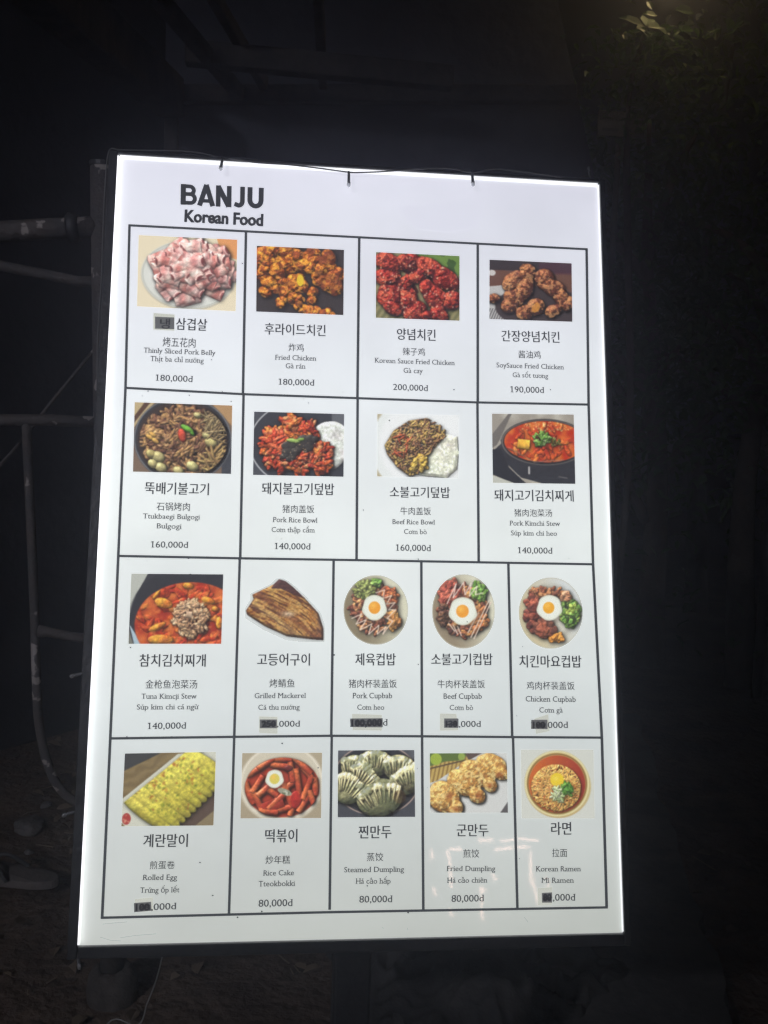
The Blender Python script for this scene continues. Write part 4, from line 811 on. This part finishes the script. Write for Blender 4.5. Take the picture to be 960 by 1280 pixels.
C1 = 914/150; C6 = 893/150
CELLS = [
 ('pork belly rolls', dish_pork_belly, (150, 280, 6.0), ((140, 85), (880, 120), (868, 657), (128, 620)), .035, [('K', '냉', 300, 375, 787, 790, 78), ('K', '삼겹살', 420, 652, 795, 804, 90), ('C', '烤五花肉', 320, 566, 926, 0, 72), ('E', 'Thinly Sliced Pork Belly', 178, 715, 966, 987, 37), ('V', 'Thịt ba chỉ nướng', 228, 628, 1030, 1045, 38), ('P', '180,000d', 277, 543, 1177, 1188, 46)]),
 ('golden fried chicken', dish_fried_chicken, (300, 290, C1), ((128, 107), (792, 138), (787, 635), (123, 608)), .035, [('K', '후라이드치킨', 188, 650, 783, 797, 88), ('C', '炸鸡', 370, 485, 912, 0, 60), ('E', 'Fried Chicken', 270, 577, 975, 983, 38), ('V', 'Gà rán', 348, 495, 1040, 1044, 38), ('P', '180,000d', 303, 563, 1165, 1173, 46)]),
 ('red sauced chicken with sesame', dish_red_chicken, (445, 295, 6.097), ((152, 125), (788, 155), (788, 648), (150, 625)), .03, [('K', '양념치킨', 312, 605, 793, 803, 88), ('C', '辣子鸡', 355, 525, 914, 0, 60), ('E', 'Korean Sauce Fried Chicken', 145, 748, 967, 987, 37), ('V', 'Gà cay', 362, 507, 1045, 1049, 38), ('P', '200,000d', 282, 545, 1175, 1185, 46)]),
 ('brown glazed chicken', dish_soy_chicken, (595, 300, 6.097), ((102, 152), (727, 180), (733, 625), (100, 605)), .03, [('K', '간장양념치킨', 195, 635, 775, 787, 86), ('C', '酱油鸡', 322, 492, 905, 0, 60), ('E', 'SoySauce Fried Chicken', 155, 665, 973, 989, 37), ('V', 'Gà sốt tương', 278, 548, 1047, 1056, 36), ('P', '190,000d', 270, 515, 1163, 1169, 46)]),
 ('stewed beef in a dark pot', dish_bulgogi, (150, 485, 5.956), ((110, 107), (836, 132), (827, 641), (97, 624)), .018, [('K', '뚝배기불고기', 185, 660, 790, 800, 90), ('C', '石锅烤肉', 272, 520, 915, 0, 62), ('E', 'Ttukbaegi Bulgogi', 172, 592, 972, 980, 37), ('V', 'Bulgogi', 275, 455, 1046, 1050, 38), ('P', '160,000d', 240, 505, 1188, 1192, 46)]),
 ('spicy pork beside white rice', dish_pork_rice, (300, 490, C6), ((105, 147), (775, 165), (770, 632), (97, 618)), .012, [('K', '돼지불고기덮밥', 163, 700, 762, 770, 88), ('C', '猪肉盖饭', 315, 552, 902, 0, 60), ('E', 'Pork Rice Bowl', 247, 572, 969, 975, 38), ('V', 'Cơm thập cẩm', 235, 553, 1043, 1047, 37), ('P', '140,000d', 267, 522, 1170, 1174, 46)]),
 ('brown beef beside white rice', dish_beef_rice, (445, 495, 6.097), ((162, 138), (785, 150), (780, 628), (160, 614)), .01, [('K', '소불고기덮밥', 258, 715, 775, 780, 85), ('C', '牛肉盖饭', 338, 570, 908, 0, 60), ('E', 'Beef Rice Bowl', 278, 597, 977, 982, 37), ('V', 'Cơm bò', 365, 538, 1052, 1055, 37), ('P', '160,000d', 313, 567, 1180, 1184, 48)]),
 ('red stew in a black stone pot', dish_kimchi_stew, (595, 500, C1), ((120, 105), (743, 112), (755, 640), (127, 632)), .01, [('K', '돼지고기김치찌게', 140, 742, 770, 776, 88), ('C', '猪肉泡菜汤', 290, 578, 890, 0, 58), ('E', 'Pork Kimchi Stew', 258, 638, 957, 961, 37), ('V', 'Súp kim chi heo', 265, 615, 1032, 1036, 37), ('P', '140,000d', 327, 578, 1168, 1172, 46)]),
 ('red tuna stew in a pan', dish_tuna_stew, (140, 695, 5.5625), ((135, 123), (774, 128), (760, 611), (115, 611)), 0, [('K', '참치김치찌개', 190, 650, 770, 770, 88), ('C', '金枪鱼泡菜汤', 232, 592, 922, 0, 62), ('E', 'Tuna Kimcji Stew', 205, 588, 993, 992, 36), ('V', 'Súp kim chi cá ngừ', 173, 597, 1068, 1065, 36), ('P', '140,000d', 258, 513, 1203, 1200, 44)]),
 ('grilled mackerel fillet', dish_mackerel, (290, 695, 5.5615), ((90, 150), (645, 150), (645, 600), (90, 600)), 0, [('K', '고등어구이', 175, 540, 762, 762, 85), ('C', '烤鲭鱼', 260, 435, 914, 0, 60), ('E', 'Grilled Mackerel', 157, 510, 989, 987, 36), ('V', 'Cá thu nướng', 183, 470, 1070, 1067, 36), ('P', '250,000d', 200, 470, 1188, 1186, 42)]),
 ('bowl of pork with fried egg', dish_pork_cupbab, (410, 695, 5.567), ((102, 129), (562, 129), (562, 623), (102, 623)), 0, [('K', '제육컵밥', 190, 470, 762, 762, 85), ('C', '猪肉杯装盖饭', 143, 477, 918, 0, 60), ('E', 'Pork Cupbab', 173, 445, 990, 990, 38), ('V', 'Cơm heo', 203, 390, 1070, 1070, 36), ('P', '100,000d', 160, 412, 1186, 1180, 46)]),
 ('bowl of beef with fried egg and cream', dish_beef_cupbab, (522, 695, 5.567), ((95, 122), (541, 122), (541, 650), (95, 650)), 0, [('K', '소불고기컵밥', 95, 520, 760, 760, 82), ('C', '牛肉杯装盖饭', 138, 467, 920, 0, 58), ('E', 'Beef Cupbab', 180, 445, 994, 994, 38), ('V', 'Cơm bò', 222, 385, 1072, 1072, 36), ('P', '130,000d', 190, 437, 1190, 1189, 42)]),
 ('bowl of chicken with greens and fried egg', dish_chicken_cupbab, (632, 695, 5.5615), ((85, 144), (539, 144), (539, 650), (85, 650)), .004, [('K', '치킨마요컵밥', 95, 525, 775, 776, 85), ('C', '鸡肉杯装盖饭', 145, 478, 930, 0, 58), ('E', 'Chicken Cupbab', 138, 485, 1011, 1015, 38), ('V', 'Cơm gà', 233, 395, 1088, 1089, 36), ('P', '100,000d', 182, 430, 1197, 1195, 44)]),
 ('sliced yellow rolled egg', dish_rolled_egg, (120, 915, 5.333), ((193, 143), (800, 132), (783, 622), (170, 628)), -.01, [('K', '계란말이', 315, 610, 768, 765, 88), ('C', '煎蛋卷', 358, 525, 913, 0, 56), ('E', 'Rolled Egg', 315, 540, 986, 984, 36), ('V', 'Trứng ốp lết', 295, 557, 1071, 1067, 36), ('P', '100,000d', 265, 533, 1191, 1180, 44)]),
 ('red rice cakes with half an egg', dish_rice_cake, (285, 915, 5.444), ((97, 143), (640, 140), (633, 585), (85, 587)), -.01, [('K', '떡볶이', 253, 470, 751, 748, 90), ('C', '炒年糕', 255, 422, 897, 0, 58), ('E', 'Rice Cake', 242, 448, 976, 973, 36), ('V', 'Tteokbokki', 208, 453, 1050, 1046, 38), ('P', '80,000d', 208, 437, 1188, 1183, 48)]),
 ('pale steamed dumplings', dish_steamed_dumpling, (405, 915, 5.446), ((95, 125), (614, 122), (620, 577), (93, 580)), -.008, [('K', '찐만두', 235, 457, 725, 722, 88), ('C', '蒸饺', 290, 402, 878, 0, 58), ('E', 'Steamed Dumpling', 137, 543, 954, 950, 36), ('V', 'Há cảo hấp', 218, 452, 1032, 1030, 37), ('P', '80,000d', 240, 462, 1160, 1157, 46)]),
 ('golden fried dumplings', dish_fried_dumpling, (522, 915, 5.448), ((82, 145), (606, 143), (614, 549), (85, 549)), -.005, [('K', '군만두', 265, 480, 710, 710, 85), ('C', '煎饺', 310, 418, 855, 0, 58), ('E', 'Fried Dumpling', 200, 527, 946, 946, 36), ('V', 'Há cảo chiên', 203, 470, 1026, 1024, 36), ('P', '80,000d', 230, 448, 1156, 1152, 46)]),
 ('noodle soup with an egg yolk', dish_ramen, (637, 915, 5.446), ((75, 120), (570, 120), (578, 588), (80, 588)), 0, [('K', '라면', 282, 418, 700, 699, 88), ('C', '拉面', 288, 390, 850, 0, 58), ('E', 'Korean Ramen', 180, 480, 948, 947, 36), ('V', 'Mì Ramen', 218, 432, 1026, 1025, 36), ('P', '80,000d', 222, 443, 1148, 1146, 46)]),
]
pic_m = bpy.data.materials.new('dish_print'); pic_m.use_nodes = True; nt = pic_m.node_tree; b = nt.nodes['Principled BSDF']
ca = nt.nodes.new('ShaderNodeVertexColor'); ca.layer_name = 'print'
nt.links.new(ca.outputs['Color'], b.inputs['Emission Color']); b.inputs['Emission Strength'].default_value = 1.06; b.inputs['Base Color'].default_value = (.05, .05, .05, 1); b.inputs['Roughness'].default_value = .25
pic_m.cycles.emission_sampling = 'NONE'
def lin(q): return np.where(q <= .04045, q/12.92, ((q+.055)/1.055)**2.4)
def picture(label, fn, quad, dim):
    Q = [Vector(b2(*p)) for p in quad]; ar = ((Q[1]-Q[0]).length+(Q[2]-Q[3]).length)/((Q[3]-Q[0]).length+(Q[2]-Q[1]).length)
    q, al = fn(ar); h, w = al.shape
    u = np.linspace(0, 1, w+1); v = np.linspace(0, 1, h+1); U, V = np.meshgrid(u, v)
    qa = [np.array(x) for x in Q]
    P = ((1-U)*(1-V))[..., None]*qa[0]+(U*(1-V))[..., None]*qa[1]+(U*V)[..., None]*qa[2]+((1-U)*V)[..., None]*qa[3]
    o3 = np.array(BC+BN*.0009-root_p); W3 = o3+P[..., :1]*np.array(BR)+P[..., 1:]*np.array(BU)
    keep = [(j, i) for j in range(h) for i in range(w) if al[j, i] > .06]; idx = lambda j, i: j*(w+1)+i
    me = bpy.data.meshes.new('dish_picture')
    me.from_pydata(W3.reshape(-1, 3).tolist(), [], [(idx(j+1, i), idx(j+1, i+1), idx(j, i+1), idx(j, i)) for j, i in keep])
    c = lin(q)*dim; bgc = np.array([.66, .69, .68])*dim; c = c*al[..., None]+bgc*(1-al[..., None])
    at_ = me.color_attributes.new('print', 'FLOAT_COLOR', 'CORNER')
    fl = np.ones((len(keep), 4, 4), np.float32); k = np.array(keep); fl[:, :, :3] = c[k[:, 0], k[:, 1]][:, None]
    at_.data.foreach_set('color', fl.ravel()); me.materials.append(pic_m)
    bmx = bmesh.new(); bmx.from_mesh(me); bmesh.ops.delete(bmx, geom=[x for x in bmx.verts if not x.link_faces], context='VERTS'); bmx.to_mesh(me); bmx.free()
    o = bpy.data.objects.new('dish_picture', me); COL.objects.link(o); o.parent = sheet; o['label'] = 'printed picture: '+label; return o
for k, (label, fn, (ox, oy, s), quad, slope, items) in enumerate(CELLS):
    picture(label, fn, [(ox+x/s, oy+y/s) for x, y in quad], 1.0 if k < 13 else .95)
    bm = bmesh.new()
    for kind, body, x0, x1, b0, b1, h in items:
        if kind == 'C': d = slope*(x1-x0)/2; b0, b1 = b0-d, b0+d
        put_text(bm, body, ox+x0/s, ox+x1/s, oy+b0/s, oy+b1/s, h/s, kind)
    obj('dish_lettering', bm, fine_ink, sheet)

# paper tapes over changed prices: a clear strip, and a dark backing that dims the light under it
tape_m = emat('tape', (.3, .3, .28), (.55, .565, .50), 1, .3, False)
dark_m = emat('tape_backing', (.05, .05, .05), (.115, .118, .12), 1, .4, False)
mark_m = emat('marker', (.02, .02, .02), (.018, .018, .02), 1, .4, False)
TAPES = [((150, 280, 6.0), ((250, 668), (410, 680), (408, 803), (250, 795)), ((264, 698), (408, 704), (408, 792), (264, 788)), None, '냉', (302, 374, 788, 790, 76)),
 ((290, 695, 5.5615), ((188, 1113), (318, 1117), (318, 1237), (188, 1230)), ((193, 1136), (312, 1136), (312, 1197), (193, 1197)), (210, 300), '250', (206, 304, 1188, 1187, 42)),
 ((410, 695, 5.567), ((165, 1098), (375, 1104), (375, 1216), (170, 1212)), ((153, 1130), (380, 1128), (380, 1192), (155, 1190)), (190, 372), '100,000', (163, 375, 1186, 1181, 46)),
 ((522, 695, 5.567), ((153, 1094), (270, 1098), (284, 1214), (153, 1216)), ((183, 1130), (283, 1130), (283, 1196), (183, 1195)), (196, 274), '130', (194, 274, 1189, 1189, 42)),
 ((632, 695, 5.5615), ((198, 1130), (296, 1098), (306, 1218), (208, 1238)), ((176, 1138), (288, 1138), (290, 1203), (175, 1202)), (215, 276), '100', (188, 272, 1197, 1196, 44)),
 ((120, 915, 5.333), ((258, 1112), (380, 1100), (384, 1192), (262, 1200)), ((253, 1138), (368, 1130), (371, 1190), (255, 1200)), (300, 362), '100', (266, 358, 1190, 1185, 44)),
 ((637, 915, 5.446), ((190, 1062), (290, 1054), (286, 1176), (190, 1180)), ((217, 1094), (287, 1090), (287, 1160), (218, 1160)), (226, 278), '80', (226, 282, 1148, 1147, 46))]
for (ox, oy, s), outer, inner, scr, body, (x0, x1, b0, b1, h) in TAPES:
    bm = bmesh.new(); g = [bm.verts.new(bd(*b2(ox+x/s, oy+y/s), .00075)) for x, y in outer]; bm.faces.new(g[::-1]); tp = obj('price_tape', bm, tape_m, sheet)
    bm = bmesh.new(); g = [bm.verts.new(bd(*b2(ox+x/s, oy+y/s), .0014)) for x, y in inner]; bm.faces.new(g[::-1]); obj('price_tape', bm, dark_m, sheet)
    bm = bmesh.new(); put_text(bm, body, ox+x0/s, ox+x1/s, oy+b0/s, oy+b1/s, h/s, 'K' if body == '냉' else 'T', .0018)
    if scr:
        yc = b0-h/2; rg = random.Random(int(x0))
        for j in range(4):
            ribbon(bm, [(ox+(scr[0]+(scr[1]-scr[0])*i/5)/s, oy+(yc+h*(.16*(j-1.5))+rg.uniform(-.16, .16)*h)/s) for i in range(6)], .9, .0019+.00003*j)
    obj('marker_lettering', bm, mark_m, sheet)
# glue left on the sheet by a torn strip of tape
glue_m = emat('tape_glue', (.72, .72, .74), (.70, .71, .80), 1, .3, False)
bm = bmesh.new(); rg = random.Random(8); px_ = [(496, 250), (504, 258), (514, 256), (524, 259), (536, 254), (548, 255), (560, 251), (577, 250), (590, 249), (606, 252), (603, 268), (596, 282), (580, 288), (560, 290), (540, 288), (520, 286), (508, 276), (500, 262)]
bm.faces.new([bm.verts.new(bd(*b2(x+rg.uniform(-2, 2), y+rg.uniform(-2, 2)), .0007)) for x, y in px_][::-1]); obj('tape_residue', bm, glue_m, sheet)
# specks of dirt and a few smears on the sheet
bm = bmesh.new(); rg = random.Random(11)
for i in range(70):
    px, py = (rg.uniform(150, 740), rg.uniform(240, 1165)) if i < 40 else (rg.uniform(140, 750), rg.choice([487+rg.uniform(0, 18), 921, 1141-rg.uniform(0, 4), 698+rg.uniform(0, 4)]))
    x, z = b2(px, py); r = rg.uniform(.0004, .0011); q = [bm.verts.new(bd(x+r*math.cos(a)*rg.uniform(.7, 1.3), z+r*math.sin(a)*rg.uniform(.6, 1.1), .0016)) for a in [j*math.pi/4 for j in range(8)]]
    bm.faces.new(q)
tag(obj('dirt', bm, fine_ink, sheet), kind='stuff')
smear_m = emat('smear', (.4, .4, .4), (.42, .44, .42), 1, .6, False)
bm = bmesh.new()
for pts in [[(128, 1155), (142, 1153.5), (160, 1152)], [(150, 1172), (170, 1169), (196, 1167)], [(125, 1171), (138, 1175), (152, 1176)], [(655, 1146), (658, 1150), (660, 1153)], [(478, 1158), (479, 1161)], [(509, 1159), (510, 1163)]]: ribbon(bm, pts, 1.6, .00085)
tag(obj('dirt', bm, smear_m, sheet), kind='stuff')

# ---------------------------------------------------------------- string of fairy lights tied round the frame
lz = onb(135, 190, .004)
fs = empty('string_lights', 'unlit fairy light string running along the top and left frame edges', 'string lights', lz)
bm = bmesh.new(); rg = random.Random(4)
lp = [(736, 221), (715, 223), (690, 220), (650, 214), (615, 212), (592, 216), (560, 211), (520, 211), (480, 214), (450, 216), (436, 215), (400, 210), (360, 206.5), (320, 203), (297, 200), (277, 198), (250, 191), (222, 189), (180, 188), (150, 187), (136, 190), (131, 240), (129, 300), (126, 360), (123, 420), (121, 520), (117, 620), (114, 700), (110, 770), (107, 850), (102, 930), (98, 1010), (93, 1080), (89, 1125), (92, 1165), (97, 1192)]
P = [onb(x+rg.uniform(-.7, .7), y+rg.uniform(-.7, .7), .0085 if 190 <= y <= 225 and 290 < x < 700 else .004) for x, y in lp]
tube(bm, curve(P, 5), .0009, 6); obj('wire', bm, cable_m, fs, True)
for (x0, y0), (x1, y1), off in [((278, 199), (275.5, 213), .011), ((436, 215), (436, 234), .011), ((590, 215), (591.5, 233), .011), ((738, 222), (735.5, 208), .006), ((106, 841), (87, 846), .004), ((95, 1014), (77, 1020), .004), ((97, 1192), (100, 1212), .004)]:
    a = onb(x0, y0, off); c = onb(x1, y1, off+.002); d = (c-a).normalized(); l = (c-a).length
    bm = bmesh.new(); tube(bm, [a-d*.001, a+d*l*.15, a+d*l*.6, a+d*l*.62], [.0012, .0017, .0019, .0012], 10); s_ = obj('socket', bm, socket_m, fs, True)
    bm = bmesh.new(); tube(bm, [a+d*l*.6, a+d*l*.68, a+d*l*.9, a+d*l*.98, a+d*l], [.0016, .0026, .0025, .0015, .0002], 12); obj('bulb', bm, glass_m, s_, True)

# notice lettering on the small sign behind
bm = bmesh.new()
for body, z, hgt, x0, x1 in [('BRING PHO', s1.z+.062, .03, s0.x+.008, s1.x-.008)]:
    vs_, fs_, _ = glyphs(body, .02); t0 = min(v.x for v in vs_); t1 = max(v.x for v in vs_)
    vv = [bm.verts.new((x0+(v.x-t0)/(t1-t0)*(x1-x0), 2.998, z+v.y*hgt/.682)) for v in vs_]
    for f in fs_: bm.faces.new([vv[i] for i in f])
for x0, x1 in [(.1, .45), (.55, .72), (.8, .9)]:
    w = s1.x-s0.x; bm.faces.new([bm.verts.new((s0.x+w*a, 2.998, s1.z+c)) for a, c in ((x0, .02), (x1, .02), (x1, .032), (x0, .032))])
obj('sign_lettering', bm, mat('sign_ink', (.015, .015, .018), .8, spec=.1), sg)

# ---------------------------------------------------------------- lit sign of the stall across the way (seen mirrored in the sheet)
def mirror(px, py, Y):
    p = onb(px, py, .0006); d = (p-CAM).normalized(); r = d-BN*2*d.dot(BN); return p+r*((Y-p.y)/r.y)
SY = -5.2
segs = [((598, 1050), (615, 1050)), ((624, 1050.5), (671, 1050)), ((562, 1062), (578, 1061)), ((618, 1061.5), (661, 1060)), ((538, 1061), (541, 1075)), ((560, 1064), (565, 1108)), ((662, 1066), (672, 1132)), ((601, 1108), (604, 1150)), ((616, 1092), (620, 1102)), ((542, 1110), (544, 1120)), ((598, 1112), (608, 1113)), ((682, 1096), (685, 1112)), ((562, 1135), (566, 1146))]
m0 = mirror(612, 1140, SY); st = empty('stall_sign', 'tube lit stall sign on a post across the way, mirrored in the board', 'stall sign', (m0.x, SY, 0))
tube_m = emat('warm_tube', (.8, .7, .65), (1, .6, .48), 12, .4)
ex = []
for a, b in segs:
    p, q = mirror(*a, SY), mirror(*b, SY); bm = bmesh.new(); tube(bm, [p, q], .008, 8); obj('tube_light', bm, tube_m, st, True); ex += [p, q]
x0, x1 = min(p.x for p in ex)-.05, max(p.x for p in ex)+.05; z0, z1 = min(p.z for p in ex)-.05, max(p.z for p in ex)+.05
bm = bmesh.new(); box(bm, x0, x1, SY-.06, SY-.02, z0, z1); obj('backing_board', bm, steel, st)
bm = bmesh.new(); box(bm, (x0+x1)/2-.03, (x0+x1)/2+.03, SY-.12, SY-.062, -.05, z1-.05); obj('post', bm, steel, st)

# ---------------------------------------------------------------- added scattering volume, stands in for lens bloom round the board
bm = bmesh.new(); box(bm, -8, 8, -8, 9, -1.2, 5)
hz = bpy.data.materials.new('bloom_haze'); hz.use_nodes = True; hn = hz.node_tree; hn.nodes.remove(hn.nodes['Principled BSDF'])
pv = hn.nodes.new('ShaderNodeVolumePrincipled'); pv.inputs['Color'].default_value = (.72, .77, 1, 1); pv.inputs['Anisotropy'].default_value = .86; pv.inputs['Density'].default_value = .07; hn.links.new(pv.outputs[0], hn.nodes['Material Output'].inputs['Volume'])
tag(obj('bloom_haze', bm, hz), kind='stuff')
